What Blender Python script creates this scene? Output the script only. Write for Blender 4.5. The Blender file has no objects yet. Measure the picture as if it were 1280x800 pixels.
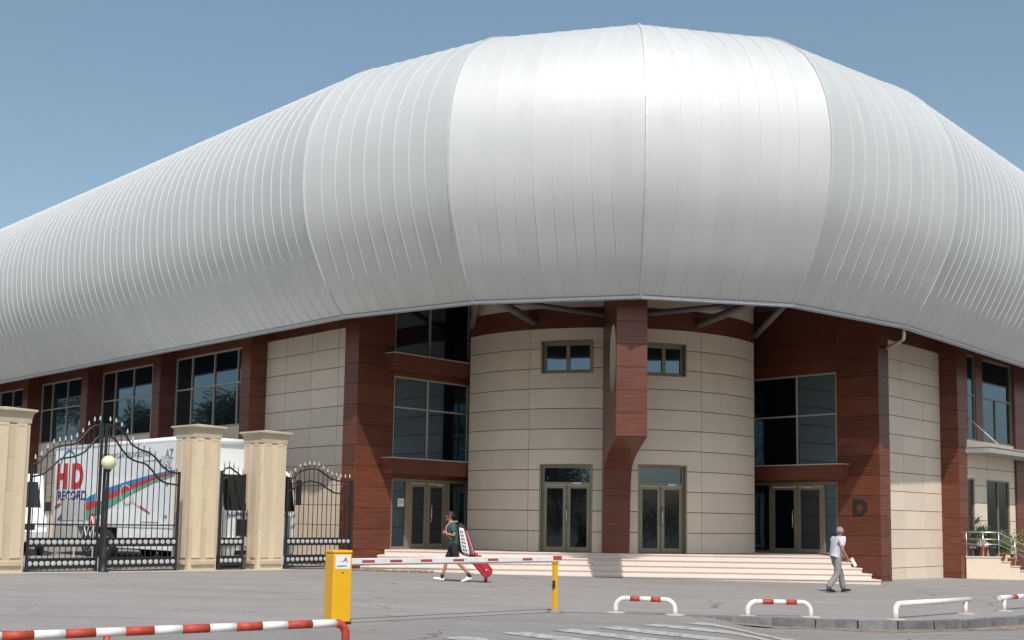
import bpy, bmesh, math, random
from mathutils import Vector, Matrix, geometry
random.seed(7)
S = bpy.context.scene
COL = S.collection
# ---------------------------------------------------------------- camera
FPX, HOR, ROLL, EYE = 1450.0, 150.0, 0.0155, 1.6
pt = math.atan2(HOR, FPX)
fw = Vector((0, math.cos(pt), math.sin(pt)))
rt = Vector((1, 0, 0)); up = rt.cross(fw)
cr, sr = math.cos(ROLL), math.sin(ROLL)
Rv = rt*cr + up*sr; Uv = up*cr - rt*sr
cam = bpy.data.cameras.new('camera'); camo = bpy.data.objects.new('camera', cam); COL.objects.link(camo)
cam.sensor_width = 36; cam.lens = FPX/1280*36; cam.shift_y = 100/1280
cam.clip_start = .1; cam.clip_end = 3000
mw = Matrix((Rv, Uv, -fw)).transposed().to_4x4(); mw.translation = (0, 0, EYE)
camo.matrix_world = mw
S.camera = camo
# ---------------------------------------------------------------- light
SUN = Vector((.08, -.735, 1)).normalized()
elev = math.asin(SUN.z)
W = bpy.data.worlds.new('World'); S.world = W; W.use_nodes = True
nt = W.node_tree; nt.nodes.clear()
sky = nt.nodes.new('ShaderNodeTexSky'); sky.sky_type = 'NISHITA'; sky.sun_disc = False
sky.sun_elevation = elev; sky.sun_rotation = math.atan2(SUN.x, SUN.y)
sky.air_density = 1.25; sky.dust_density = 2.2; sky.ozone_density = 2.2; sky.altitude = 0
bg = nt.nodes.new('ShaderNodeBackground'); bg.inputs['Strength'].default_value = .125
wo = nt.nodes.new('ShaderNodeOutputWorld')
hs = nt.nodes.new('ShaderNodeHueSaturation'); hs.inputs['Saturation'].default_value = .92; hs.inputs['Hue'].default_value = .488
nt.links.new(sky.outputs[0], hs.inputs['Color']); nt.links.new(hs.outputs[0], bg.inputs[0]); nt.links.new(bg.outputs[0], wo.inputs[0])
sl = bpy.data.lights.new('sun', 'SUN'); sl.energy = 3.6; sl.angle = math.radians(.55); sl.color = (1, .955, .89)
so = bpy.data.objects.new('sun', sl); COL.objects.link(so); so.rotation_euler = SUN.to_track_quat('Z', 'Y').to_euler()
S.view_settings.view_transform = 'Standard'; S.view_settings.look = 'None'; S.view_settings.exposure = 0.0; S.view_settings.gamma = 1

# ---------------------------------------------------------------- materials
def mat(name, col, rough=.6, metal=0, noise=None, var=0, spec=.5, coat=0, bump=None, coords='Object', stretch=(1, 1, 1), alpha=1):
    """noise=(scale, amount); var=random brightness per object; bump=(scale,strength)"""
    m = bpy.data.materials.new(name); m.use_nodes = True; n = m.node_tree; b = n.nodes['Principled BSDF']
    b.inputs['Base Color'].default_value = (*col, 1); b.inputs['Roughness'].default_value = rough
    b.inputs['Metallic'].default_value = metal; b.inputs['Specular IOR Level'].default_value = spec
    b.inputs['Coat Weight'].default_value = coat
    L = n.links.new
    tc = n.nodes.new('ShaderNodeTexCoord'); mp = n.nodes.new('ShaderNodeMapping'); mp.inputs['Scale'].default_value = stretch
    L(tc.outputs[coords], mp.inputs[0])
    oi = n.nodes.new('ShaderNodeObjectInfo')
    ad = n.nodes.new('ShaderNodeVectorMath'); ad.operation = 'MULTIPLY_ADD'
    cx = n.nodes.new('ShaderNodeCombineXYZ'); L(oi.outputs['Random'], cx.inputs[0]); L(oi.outputs['Random'], cx.inputs[2])
    L(cx.outputs[0], ad.inputs[0]); ad.inputs[1].default_value = (37, 37, 37) if var else (0, 0, 0); L(mp.outputs[0], ad.inputs[2])
    val = None
    if noise:
        t = n.nodes.new('ShaderNodeTexNoise'); t.inputs['Scale'].default_value = noise[0]; t.inputs['Detail'].default_value = 7
        t.inputs['Roughness'].default_value = .62
        L(ad.outputs[0], t.inputs['Vector'])
        mr = n.nodes.new('ShaderNodeMapRange'); mr.inputs[1].default_value = .25; mr.inputs[2].default_value = .75
        mr.inputs[3].default_value = 1-noise[1]; mr.inputs[4].default_value = 1+noise[1]
        L(t.outputs[0], mr.inputs[0]); val = mr.outputs[0]
    if var:
        mr = n.nodes.new('ShaderNodeMapRange'); mr.inputs[3].default_value = 1-var; mr.inputs[4].default_value = 1+var
        L(oi.outputs['Random'], mr.inputs[0])
        if val:
            mm = n.nodes.new('ShaderNodeMath'); mm.operation = 'MULTIPLY'; L(val, mm.inputs[0]); L(mr.outputs[0], mm.inputs[1]); val = mm.outputs[0]
        else: val = mr.outputs[0]
    if val:
        vm = n.nodes.new('ShaderNodeVectorMath'); vm.operation = 'SCALE'; vm.inputs[0].default_value = col
        L(val, vm.inputs['Scale']); L(vm.outputs[0], b.inputs['Base Color'])
    if bump:
        t = n.nodes.new('ShaderNodeTexNoise'); t.inputs['Scale'].default_value = bump[0]; t.inputs['Detail'].default_value = 5
        L(ad.outputs[0], t.inputs['Vector'])
        bp = n.nodes.new('ShaderNodeBump'); bp.inputs['Strength'].default_value = bump[1]; bp.inputs['Distance'].default_value = .02
        L(t.outputs[0], bp.inputs['Height']); L(bp.outputs[0], b.inputs['Normal'])
    return m

def node_ground(name, c1, c2, patch, streak=None):
    """worn asphalt: speckle, broad blotches, darker stains and pale worn patches"""
    m = bpy.data.materials.new(name); m.use_nodes = True; n = m.node_tree; b = n.nodes['Principled BSDF']; L = n.links.new
    tc = n.nodes.new('ShaderNodeTexCoord')
    def nz(sc, det=6, st=(1, 1, 1), rough=.6):
        mp = n.nodes.new('ShaderNodeMapping'); mp.inputs['Scale'].default_value = st; L(tc.outputs['Object'], mp.inputs[0])
        t = n.nodes.new('ShaderNodeTexNoise'); t.inputs['Scale'].default_value = sc; t.inputs['Detail'].default_value = det; t.inputs['Roughness'].default_value = rough
        L(mp.outputs[0], t.inputs['Vector']); return t.outputs[0]
    def ramp(v, a, bb):
        r = n.nodes.new('ShaderNodeMapRange'); r.inputs[1].default_value = a; r.inputs[2].default_value = bb; L(v, r.inputs[0]); return r.outputs[0]
    def mix(f, a, c):
        x = n.nodes.new('ShaderNodeMix'); x.data_type = 'RGBA'; L(f, x.inputs[0])
        if isinstance(a, tuple): x.inputs[6].default_value = (*a, 1)
        else: L(a, x.inputs[6])
        x.inputs[7].default_value = (*c, 1); return x.outputs[2]
    base = mix(ramp(nz(.35, 5, (1, 2.2, 1)), .3, .7), c1, c2)
    def scaled(f, k):
        q = n.nodes.new('ShaderNodeMath'); q.operation = 'MULTIPLY'; q.inputs[1].default_value = k; L(f, q.inputs[0]); return q.outputs[0]
    x = mix(scaled(ramp(nz(1.1, 8, (1, 1.6, 1), .7), .56, .72), .55), base, patch)
    x = mix(scaled(ramp(nz(2.3, 8), .60, .74), .35), x, tuple(v*.55 for v in c1))
    x = mix(scaled(ramp(nz(14, 9, (1, 1, 1), .75), .46, .62), .30), x, tuple(min(1, v*1.45) for v in c2))
    x = mix(scaled(ramp(nz(38, 5), .50, .70), .5), x, tuple(v*.45 for v in c1))
    # long thin cracks: warped cell borders, kept only in patches
    wp = n.nodes.new('ShaderNodeTexNoise'); wp.inputs['Scale'].default_value = .9; wp.inputs['Detail'].default_value = 6; L(tc.outputs['Object'], wp.inputs['Vector'])
    wa = n.nodes.new('ShaderNodeVectorMath'); wa.operation = 'MULTIPLY_ADD'; wa.inputs[1].default_value = (1.6, 1.6, 0); L(wp.outputs['Color'], wa.inputs[0]); L(tc.outputs['Object'], wa.inputs[2])
    vo = n.nodes.new('ShaderNodeTexVoronoi'); vo.feature = 'DISTANCE_TO_EDGE'; vo.inputs['Scale'].default_value = .17; L(wa.outputs[0], vo.inputs['Vector'])
    cr1 = n.nodes.new('ShaderNodeMapRange'); cr1.inputs[1].default_value = .0015; cr1.inputs[2].default_value = .004; cr1.inputs[3].default_value = 1; cr1.inputs[4].default_value = 0; L(vo.outputs['Distance'], cr1.inputs[0])
    cm = n.nodes.new('ShaderNodeMath'); cm.operation = 'MULTIPLY'; L(cr1.outputs[0], cm.inputs[0]); L(scaled(ramp(nz(.23, 3), .48, .56), .8), cm.inputs[1])
    x = mix(cm.outputs[0], x, tuple(v*.3 for v in c1))
    # faint tyre-darkened lanes
    x = mix(scaled(ramp(nz(.55, 4, (.22, 2.4, 1)), .52, .70), .35), x, tuple(v*.72 for v in c1))
    L(x, b.inputs['Base Color']); b.inputs['Roughness'].default_value = .9; b.inputs['Specular IOR Level'].default_value = .25
    bp = n.nodes.new('ShaderNodeBump'); bp.inputs['Strength'].default_value = .5; bp.inputs['Distance'].default_value = .012
    L(nz(45, 6), bp.inputs['Height']); L(bp.outputs[0], b.inputs['Normal'])
    return m

def wood_mat(name, ca, cb, rough=.38):
    m = bpy.data.materials.new(name); m.use_nodes = True; n = m.node_tree; b = n.nodes['Principled BSDF']; L = n.links.new
    tc = n.nodes.new('ShaderNodeTexCoord'); oi = n.nodes.new('ShaderNodeObjectInfo')
    mp = n.nodes.new('ShaderNodeMapping'); mp.inputs['Scale'].default_value = (1.1, 1.1, 16); L(tc.outputs['Object'], mp.inputs[0])
    cx = n.nodes.new('ShaderNodeCombineXYZ')
    for i in range(3): L(oi.outputs['Random'], cx.inputs[i])
    ad = n.nodes.new('ShaderNodeVectorMath'); ad.operation = 'MULTIPLY_ADD'; ad.inputs[1].default_value = (91, 57, 73)
    L(cx.outputs[0], ad.inputs[0]); L(mp.outputs[0], ad.inputs[2])
    t = n.nodes.new('ShaderNodeTexNoise'); t.inputs['Scale'].default_value = 1.3; t.inputs['Detail'].default_value = 7; t.inputs['Distortion'].default_value = .5
    L(ad.outputs[0], t.inputs['Vector'])
    r = n.nodes.new('ShaderNodeValToRGB'); r.color_ramp.elements[0].position = .25; r.color_ramp.elements[1].position = .80
    r.color_ramp.elements[0].color = (*ca, 1); r.color_ramp.elements[1].color = (*cb, 1); L(t.outputs[0], r.inputs[0])
    mr = n.nodes.new('ShaderNodeMapRange'); mr.inputs[3].default_value = .82; mr.inputs[4].default_value = 1.2; L(oi.outputs['Random'], mr.inputs[0])
    vm = n.nodes.new('ShaderNodeVectorMath'); vm.operation = 'SCALE'; L(r.outputs[0], vm.inputs[0]); L(mr.outputs[0], vm.inputs['Scale'])
    L(vm.outputs[0], b.inputs['Base Color']); b.inputs['Roughness'].default_value = rough
    return m

def glass_mat(name, tint=(.30, .50, .68), refl=.25, base=(.006, .010, .014)):
    """solar-control glass: dark body with a strong bluish mirror coat"""
    m = bpy.data.materials.new(name); m.use_nodes = True; n = m.node_tree; L = n.links.new
    out = n.nodes['Material Output']; b = n.nodes['Principled BSDF']
    b.inputs['Base Color'].default_value = (*base, 1); b.inputs['Roughness'].default_value = .08
    g = n.nodes.new('ShaderNodeBsdfGlossy'); g.inputs['Color'].default_value = (*tint, 1); g.inputs['Roughness'].default_value = .015
    tc = n.nodes.new('ShaderNodeTexCoord'); t = n.nodes.new('ShaderNodeTexNoise'); t.inputs['Scale'].default_value = 1.1; t.inputs['Detail'].default_value = 1
    L(tc.outputs['Object'], t.inputs['Vector']); bp = n.nodes.new('ShaderNodeBump'); bp.inputs['Strength'].default_value = .12; bp.inputs['Distance'].default_value = .02
    L(t.outputs[0], bp.inputs['Height']); L(bp.outputs[0], g.inputs['Normal'])
    fr = n.nodes.new('ShaderNodeFresnel'); fr.inputs[0].default_value = 1.5
    ma = n.nodes.new('ShaderNodeMath'); ma.operation = 'MULTIPLY_ADD'; ma.inputs[1].default_value = 1-refl; ma.inputs[2].default_value = refl
    L(fr.outputs[0], ma.inputs[0])
    mx = n.nodes.new('ShaderNodeMixShader'); L(ma.outputs[0], mx.inputs[0]); L(b.outputs[0], mx.inputs[1]); L(g.outputs[0], mx.inputs[2]); L(mx.outputs[0], out.inputs[0])
    return m

M_roof = mat('roof_aluminium', (.60, .613, .60), rough=.48, metal=.22, noise=(.8, .045), var=.018, bump=(.7, .16), stretch=(1, 1, .5))
M_rib = mat('roof_seam', (.68, .69, .68), rough=.5, metal=.16)
M_lip = mat('roof_edge_trim', (.50, .51, .51), rough=.45, metal=.3)
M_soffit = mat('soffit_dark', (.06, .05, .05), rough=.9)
M_stone = mat('travertine_cladding', (.73, .615, .49), rough=.55, noise=(1.4, .06), var=.055, bump=(20, .05))
M_joint = mat('joint_dark', (.06, .052, .045), rough=.95)
M_wood = wood_mat('wood_cladding', (.095, .027, .016), (.185, .061, .032))
M_woodj = mat('wood_joint', (.02, .01, .008), rough=.9)
M_bronze = mat('bronze_aluminium', (.27, .24, .17), rough=.42, metal=.35, noise=(3, .06))
M_cream = mat('cream_aluminium', (.42, .40, .32), rough=.45, noise=(3, .05))
M_glass = glass_mat('solar_glass')
M_glassd = glass_mat('door_glass', tint=(.34, .46, .58), refl=.025, base=(.004, .006, .007))
M_steel = mat('brushed_steel', (.62, .62, .60), rough=.3, metal=.9)
M_flash = mat('metal_flashing', (.62, .60, .57), rough=.4, metal=.3)
M_strut = mat('grey_painted_steel', (.20, .19, .18), rough=.55, noise=(4, .1))
M_step = mat('pink_marble', (.70, .595, .53), rough=.5, noise=(5, .06), var=.05, bump=(30, .05))
M_step_edge = mat('pink_marble_edge', (.55, .40, .34), rough=.6, noise=(9, .1))
M_pillar = mat('limestone_block', (.60, .495, .335), rough=.75, noise=(2.2, .09), var=.09, bump=(25, .15), stretch=(3, 3, .6))
M_pillar2 = mat('pale_limestone', (.66, .545, .385), rough=.75, noise=(2.2, .09), var=.06, bump=(25, .15), stretch=(3, 3, .6))
M_cap = mat('limestone_cap', (.52, .445, .325), rough=.75, noise=(5, .12), bump=(30, .15))
M_iron = mat('black_wrought_iron', (.022, .022, .024), rough=.5)
M_silver = mat('silver_paint', (.50, .50, .50), rough=.5)
M_globe = mat('opal_globe', (.74, .72, .46), rough=.25, spec=.6)
M_truck = mat('white_truck_paint', (.78, .80, .80), rough=.35, noise=(1.2, .04), coat=.4)
M_truckg = mat('grey_plastic', (.22, .225, .23), rough=.6)
M_tgrey = mat('pale_grey_panel', (.52, .54, .52), rough=.5, noise=(2, .06))
M_black = mat('black_plastic', (.012, .012, .013), rough=.5)
M_rubber = mat('tyre_rubber', (.02, .02, .021), rough=.85)
M_cglass = glass_mat('truck_glass', tint=(.3, .33, .35), refl=.0, base=(.006, .008, .008))
M_red = mat('red_print', (.52, .025, .03), rough=.5)
M_blue = mat('blue_print', (.04, .20, .42), rough=.5)
M_navy = mat('navy_print', (.02, .03, .16), rough=.5)
M_green = mat('green_print', (.10, .34, .24), rough=.5)
M_graytxt = mat('grey_print', (.16, .17, .19), rough=.5)
M_yellow = mat('yellow_paint', (.80, .42, .005), rough=.38, noise=(3, .05), coat=.3)
M_hoopw = mat('white_road_paint', (.78, .765, .74), rough=.55, noise=(9, .14))
M_hoopr = mat('red_road_paint', (.47, .06, .035), rough=.6, noise=(16, .35))
M_barred = mat('red_reflector', (.42, .06, .06), rough=.45)
M_paper = mat('paper_white', (.78, .78, .80), rough=.7)
M_dark = mat('dark_letter', (.025, .022, .022), rough=.4)
M_kerb = mat('kerb_painted', (.165, .168, .175), rough=.85, noise=(5, .45), var=.2, bump=(30, .4))
M_kdirt = mat('kerb_dirt', (.26, .20, .15), rough=.95, noise=(6, .35), bump=(25, .4))
def worn_paint():
    m = node_ground('worn_white_marking', (.225, .212, .203), (.275, .26, .25), (.34, .322, .305)); n = m.node_tree; b = n.nodes['Principled BSDF']; L = n.links.new
    src = b.inputs['Base Color'].links[0].from_socket; tc = n.nodes.new('ShaderNodeTexCoord'); t = n.nodes.new('ShaderNodeTexNoise'); t.inputs['Scale'].default_value = 7; t.inputs['Detail'].default_value = 9; t.inputs['Roughness'].default_value = .72
    L(tc.outputs['Object'], t.inputs['Vector']); r = n.nodes.new('ShaderNodeMapRange'); r.inputs[1].default_value = .40; r.inputs[2].default_value = .54; L(t.outputs[0], r.inputs[0])
    x = n.nodes.new('ShaderNodeMix'); x.data_type = 'RGBA'; L(r.outputs[0], x.inputs[0]); L(src, x.inputs[6]); x.inputs[7].default_value = (.47, .455, .435, 1); L(x.outputs[2], b.inputs['Base Color']); return m
M_zebra = None
M_terra = mat('terracotta', (.36, .12, .06), rough=.8, noise=(6, .15), var=.1)
M_potdark = mat('dark_glazed_pot', (.035, .06, .055), rough=.4, noise=(5, .2))
M_soil = mat('soil', (.03, .02, .015), rough=1)
M_leaf = mat('leaf_green', (.055, .10, .025), rough=.55, noise=(8, .4), var=.15)
M_leaf2 = mat('leaf_yellow_green', (.16, .20, .04), rough=.55, noise=(8, .35), var=.1)
M_treeleaf = mat('tree_foliage', (.028, .05, .018), rough=.7, noise=(1.5, .45), var=.2)
M_bark = mat('bark', (.09, .065, .045), rough=.95, noise=(6, .35), bump=(12, .6))
M_skin = mat('skin', (.42, .20, .12), rough=.55)
M_hairdark = mat('dark_brown_hair', (.025, .016, .012), rough=.7, noise=(40, .4))
M_hairgrey = mat('grey_hair', (.28, .26, .24), rough=.8, noise=(40, .3))
M_teal = mat('teal_tshirt', (.035, .10, .085), rough=.85, noise=(14, .15), bump=(20, .3))
M_shorts = mat('black_shorts', (.014, .014, .016), rough=.85, noise=(14, .2), bump=(20, .3))
M_sock = mat('dark_sock', (.03, .03, .035), rough=.9)
M_shoe = mat('white_trainer', (.75, .74, .72), rough=.6)
M_shirtw = mat('pale_lilac_shirt', (.58, .55, .63), rough=.8, noise=(18, .1), bump=(16, .35))
M_trous = mat('grey_trousers', (.25, .245, .24), rough=.85, noise=(9, .12), bump=(12, .5))
M_shoeb = mat('black_leather', (.012, .011, .011), rough=.35)
M_case = mat('crimson_suitcase_fabric', (.42, .012, .035), rough=.6, noise=(10, .12))
M_bagb = mat('black_bag_fabric', (.016, .016, .018), rough=.7)
M_bagw = mat('white_bag_panel', (.68, .67, .66), rough=.5)
M_bagr = mat('red_bag_stripe', (.55, .05, .06), rough=.5)
M_strap = mat('pink_strap', (.62, .30, .30), rough=.6)
M_zebra = worn_paint()
M_plaza = node_ground('plaza_asphalt', (.262, .246, .232), (.32, .302, .287), (.38, .36, .342))
M_road = node_ground('road_asphalt', (.225, .212, .203), (.275, .26, .25), (.34, .322, .305))
M_apron = mat('pale_cement_strip', (.47, .44, .38), rough=.9, noise=(4, .12), bump=(30, .2))
M_concrete = mat('canopy_concrete', (.36, .36, .32), rough=.75, noise=(4, .14))

# ---------------------------------------------------------------- mesh builder
ORG = {}
def V3(*a): return Vector(a)
def gz(x, y): return .075 - .012*x - .003*y
class MB:
    def __init__(s): s.v = []; s.f = []; s.sm = []
    def quad(s, *p, smooth=False):
        i = len(s.v); s.v += [Vector(q) for q in p]; s.f.append(tuple(range(i, i+len(p)))); s.sm.append(smooth); return s
    def box(s, o, a, b, c):
        o, a, b, c = map(Vector, (o, a, b, c))
        if a.cross(b).dot(c) < 0: o = o+c; c = -c
        i = len(s.v); s.v += [o, o+a, o+a+b, o+b, o+c, o+a+c, o+a+b+c, o+b+c]
        for q in ((3, 2, 1, 0), (4, 5, 6, 7), (0, 1, 5, 4), (1, 2, 6, 5), (2, 3, 7, 6), (3, 0, 4, 7)): s.f.append(tuple(i+k for k in q)); s.sm.append(False)
        return s
    def cbox(s, c, u, hw, hd, z0, z1):       # centred on plan point c, u plan direction
        u = Vector((u[0], u[1], 0)); n = Vector((u.y, -u.x, 0)); c = Vector((c[0], c[1], z0))
        return s.box(c-u*hw-n*hd, u*2*hw, n*2*hd, (0, 0, z1-z0))
    def tube(s, pts, r, n=10, cap=True, smooth=True):
        pts = [Vector(p) for p in pts]; rs = r if isinstance(r, (list, tuple)) else [r]*len(pts); base = len(s.v)
        prev = None
        for k, p in enumerate(pts):
            t = (pts[min(k+1, len(pts)-1)] - pts[max(k-1, 0)]).normalized()
            if prev is None:
                a = Vector((0, 0, 1)) if abs(t.z) < .9 else Vector((1, 0, 0)); e1 = t.cross(a).normalized()
            else: e1 = (prev - t*prev.dot(t)).normalized()
            prev = e1; e2 = t.cross(e1)
            for j in range(n):
                an = 2*math.pi*j/n; s.v.append(p + (e1*math.cos(an)+e2*math.sin(an))*rs[k])
        for k in range(len(pts)-1):
            for j in range(n):
                a = base+k*n+j; b = base+k*n+(j+1) % n; s.f.append((a, a+n, b+n, b)); s.sm.append(smooth)
        if cap:
            s.f.append(tuple(base+j for j in range(n))); s.sm.append(False)
            s.f.append(tuple(base+(len(pts)-1)*n+j for j in reversed(range(n)))); s.sm.append(False)
        return s
    def lathe(s, c, prof, n=16, smooth=True, ax=Vector((0, 0, 1))):
        c = Vector(c); base = len(s.v)
        q = Vector((0, 0, 1)).rotation_difference(ax)
        for r, z in prof:
            for j in range(n):
                an = 2*math.pi*j/n; s.v.append(c + q @ Vector((r*math.cos(an), r*math.sin(an), z)))
        for k in range(len(prof)-1):
            for j in range(n):
                a = base+k*n+j; b = base+k*n+(j+1) % n; s.f.append((a, b, b+n, a+n)); s.sm.append(smooth)
        s.f.append(tuple(base+j for j in reversed(range(n)))); s.sm.append(False)
        s.f.append(tuple(base+(len(prof)-1)*n+j for j in range(n))); s.sm.append(False)
        return s
    def prism(s, poly, ext):
        """planar polygon (world points) extruded by ext"""
        poly = [Vector(p) for p in poly]; ext = Vector(ext); n = len(poly); i = len(s.v)
        s.v += poly + [p+ext for p in poly]
        s.f.append(tuple(i+k for k in reversed(range(n)))); s.f.append(tuple(i+n+k for k in range(n))); s.sm += [False]*2
        for k in range(n): s.f.append((i+k, i+(k+1) % n, i+n+(k+1) % n, i+n+k)); s.sm.append(False)
        return s
    def sphere(s, c, rx, ry=None, rz=None, n=16, m=10):
        ry = ry or rx; rz = rz or rx; c = Vector(c); base = len(s.v)
        for k in range(1, m):
            ph = math.pi*k/m
            for j in range(n):
                an = 2*math.pi*j/n; s.v.append(c+Vector((rx*math.sin(ph)*math.cos(an), ry*math.sin(ph)*math.sin(an), rz*math.cos(ph))))
        t = len(s.v); s.v += [c+Vector((0, 0, rz)), c-Vector((0, 0, rz))]
        for k in range(m-2):
            for j in range(n):
                a = base+k*n+j; b = base+k*n+(j+1) % n; s.f.append((a, a+n, b+n, b)); s.sm.append(True)
        for j in range(n):
            s.f.append((t, base+j, base+(j+1) % n)); s.f.append((t+1, base+(m-2)*n+(j+1) % n, base+(m-2)*n+j)); s.sm += [True]*2
        return s
    def build(s, name, m, parent=None, bevel=0, label=None, kind=None, org=None, weld=False):
        o3 = ORG.get(parent.name, Vector()) if parent else (Vector(org) if org else Vector())
        me = bpy.data.meshes.new(name); me.from_pydata([v-o3 for v in s.v], [], s.f); me.materials.append(m)
        me.polygons.foreach_set('use_smooth', s.sm)
        bm = bmesh.new(); bm.from_mesh(me); bmesh.ops.remove_doubles(bm, verts=bm.verts, dist=1e-5) if weld else None; bmesh.ops.recalc_face_normals(bm, faces=bm.faces); bm.to_mesh(me); bm.free()
        ob = bpy.data.objects.new(name, me); COL.objects.link(ob)
        if parent: ob.parent = parent; ORG[ob.name] = o3
        else: ob.location = o3; ORG[ob.name] = o3
        if bevel:
            b = ob.modifiers.new('bevel', 'BEVEL'); b.width = bevel; b.segments = 2; b.limit_method = 'ANGLE'; b.angle_limit = math.radians(50)
        if label: ob['label'] = label
        if kind: ob['kind'] = kind
        return ob
def empty(name, loc, label, cat, group=None):
    o = bpy.data.objects.new(name, None); COL.objects.link(o); o.location = loc; o.empty_display_size = .3
    ORG[o.name] = Vector(loc); o['label'] = label; o['category'] = cat
    if group: o['group'] = group
    return o
def shared(name, me, parent, loc, rz=0, mtx=None):
    """instance of a shared mesh as a part; loc in world"""
    ob = bpy.data.objects.new(name, me); COL.objects.link(ob); ob.parent = parent
    o3 = ORG[parent.name]; ob.location = Vector(loc)-o3; ob.rotation_euler = (0, 0, rz); ORG[ob.name] = o3
    return ob
def text_mesh(body, height, mtx, name, m, parent, xs=1.0, ext=.004, bold=0):
    cu = bpy.data.curves.new('t', 'FONT'); cu.body = body; cu.size = 1; cu.extrude = ext/height/2; cu.offset = bold
    to = bpy.data.objects.new('t', cu); COL.objects.link(to); bpy.context.view_layer.update()
    dg = bpy.context.evaluated_depsgraph_get(); me = bpy.data.meshes.new_from_object(to.evaluated_get(dg))
    bpy.data.objects.remove(to); bpy.data.curves.remove(cu)
    ys = [v.co.y for v in me.vertices]; x0 = [v.co.x for v in me.vertices]
    h = max(ys)-min(ys); y0 = min(ys); xa = min(x0)
    for v in me.vertices:
        v.co = Vector(((v.co.x-xa)/h*height*xs, (v.co.y-y0)/h*height, v.co.z*height))
    me.transform(mtx); o3 = ORG.get(parent.name, Vector()); me.transform(Matrix.Translation(-o3))
    me.materials.clear(); me.materials.append(m)
    ob = bpy.data.objects.new(name, me); COL.objects.link(ob); ob.parent = parent; ORG[ob.name] = o3; return ob
def frame_mtx(o, x, z, y=None):
    """text frame: local x->x, local y->z(up), local z-> normal"""
    x = Vector(x).normalized(); z = Vector(z).normalized(); n = x.cross(z)
    m = Matrix((x, z, n)).transposed().to_4x4(); m.translation = Vector(o); return m

def subtract(rects, hole):
    out = []; a, b, c, d = hole
    for (s0, s1, z0, z1) in rects:
        if b <= s0+1e-4 or a >= s1-1e-4 or d <= z0+1e-4 or c >= z1-1e-4: out.append((s0, s1, z0, z1)); continue
        if z0 < c: out.append((s0, s1, z0, c))
        if d < z1: out.append((s0, s1, d, z1))
        zz0, zz1 = max(z0, c), min(z1, d)
        if s0 < a: out.append((s0, a, zz0, zz1))
        if b < s1: out.append((b, s1, zz0, zz1))
    return out
PM = {}
def panel_mesh(w, h, t, m):
    k = (round(w, 3), round(h, 3), t, m.name)
    if k not in PM:
        me = bpy.data.meshes.new('panel'); c = .004
        x0, x1, z0, z1 = 0, w, 0, h
        vs = [(x0, 0, z0), (x1, 0, z0), (x1, 0, z1), (x0, 0, z1)]                    # back
        vs += [(x0, -t+c, z0), (x1, -t+c, z0), (x1, -t+c, z1), (x0, -t+c, z1)]
        vs += [(x0+c, -t, z0+c), (x1-c, -t, z0+c), (x1-c, -t, z1-c), (x0+c, -t, z1-c)]
        fs = [(3, 2, 1, 0)] if 0 else []
        for a in (0, 4):
            for j in range(4): fs.append((a+j, a+(j+1) % 4, a+4+(j+1) % 4, a+4+j))
        fs.append((8, 9, 10, 11)); me.from_pydata(vs, [], fs); me.materials.append(m); PM[k] = me
    return PM[k]
class Wall:
    """vertical plane; s runs along u from P, outward normal n; local x of a panel is seen left-to-right from outside"""
    def __init__(w, P, u, n, sgn):
        w.P = Vector((P[0], P[1], 0)); w.u = Vector((u[0], u[1], 0)).normalized(); w.n = Vector((n[0], n[1], 0)).normalized()
        w.right = Vector((0, 0, 1)).cross(w.n)          # right-hand direction seen from outside
        w.sg = 1 if w.right.dot(w.u) > 0 else -1
    def pt(w, s, z, off=0): return w.P + w.u*s + w.n*off + Vector((0, 0, z))
    def box(w, mb, s0, s1, z0, z1, o0, o1): mb.box(w.pt(s0, z0, o0), w.u*(s1-s0), w.n*(o1-o0), (0, 0, z1-z0)); return mb
    def panels(w, parent, name, ss, zs, holes, m, t=.03, gap=.02, base=0):
        rz = math.atan2(w.right.y, w.right.x)
        if m is M_wood: gap = .009
        for i in range(len(ss)-1):
            for j in range(len(zs)-1):
                rs = [(ss[i]+gap/2, ss[i+1]-gap/2, zs[j]+gap/2, zs[j+1]-gap/2)]
                for h in holes: rs = subtract(rs, (h[0]-.004, h[1]+.004, h[2]-.004, h[3]+.004))
                for (a, b, c, d) in rs:
                    if b-a < .03 or d-c < .02: continue
                    me = panel_mesh(b-a, d-c, t, m)
                    shared(name, me, parent, w.pt(a if w.sg > 0 else b, c, base), rz)
    def backing(w, name, parent, s0, s1, z0, z1, holes, m, o0=-.25, o1=0):
        mb = MB(); rs = [(s0, s1, z0, z1)]
        for h in holes: rs = subtract(rs, h)
        for r in rs: w.box(mb, r[0], r[1], r[2], r[3], o0, o1)
        return mb.build(name, m, parent)
    def window(w, name, parent, s0, s1, z0, z1, panes, mf, mg, off=0, depth=.09, inset=.05, label=None):
        mb = MB(); rs = [(s0, s1, z0, z1)]
        for p in panes: rs = subtract(rs, p)
        for r in rs: w.box(mb, *r, off-depth, off)
        f = mb.build(name, mf, parent, label=label)
        for p in panes:
            g = MB(); w.box(g, *p, off-inset-.012, off-inset); g.build('pane', mg, f)
        return f
def grid_panes(s0, s1, z0, z1, ms, mz, fw=.06, mw=.05):
    ss = [s0+fw]+[v for q in ms for v in (q-mw/2, q+mw/2)]+[s1-fw]; zs = [z0+fw]+[v for q in mz for v in (q-mw/2, q+mw/2)]+[z1-fw]
    return [(ss[i], ss[i+1], zs[j], zs[j+1]) for i in range(0, len(ss), 2) for j in range(0, len(zs), 2)]

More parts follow.
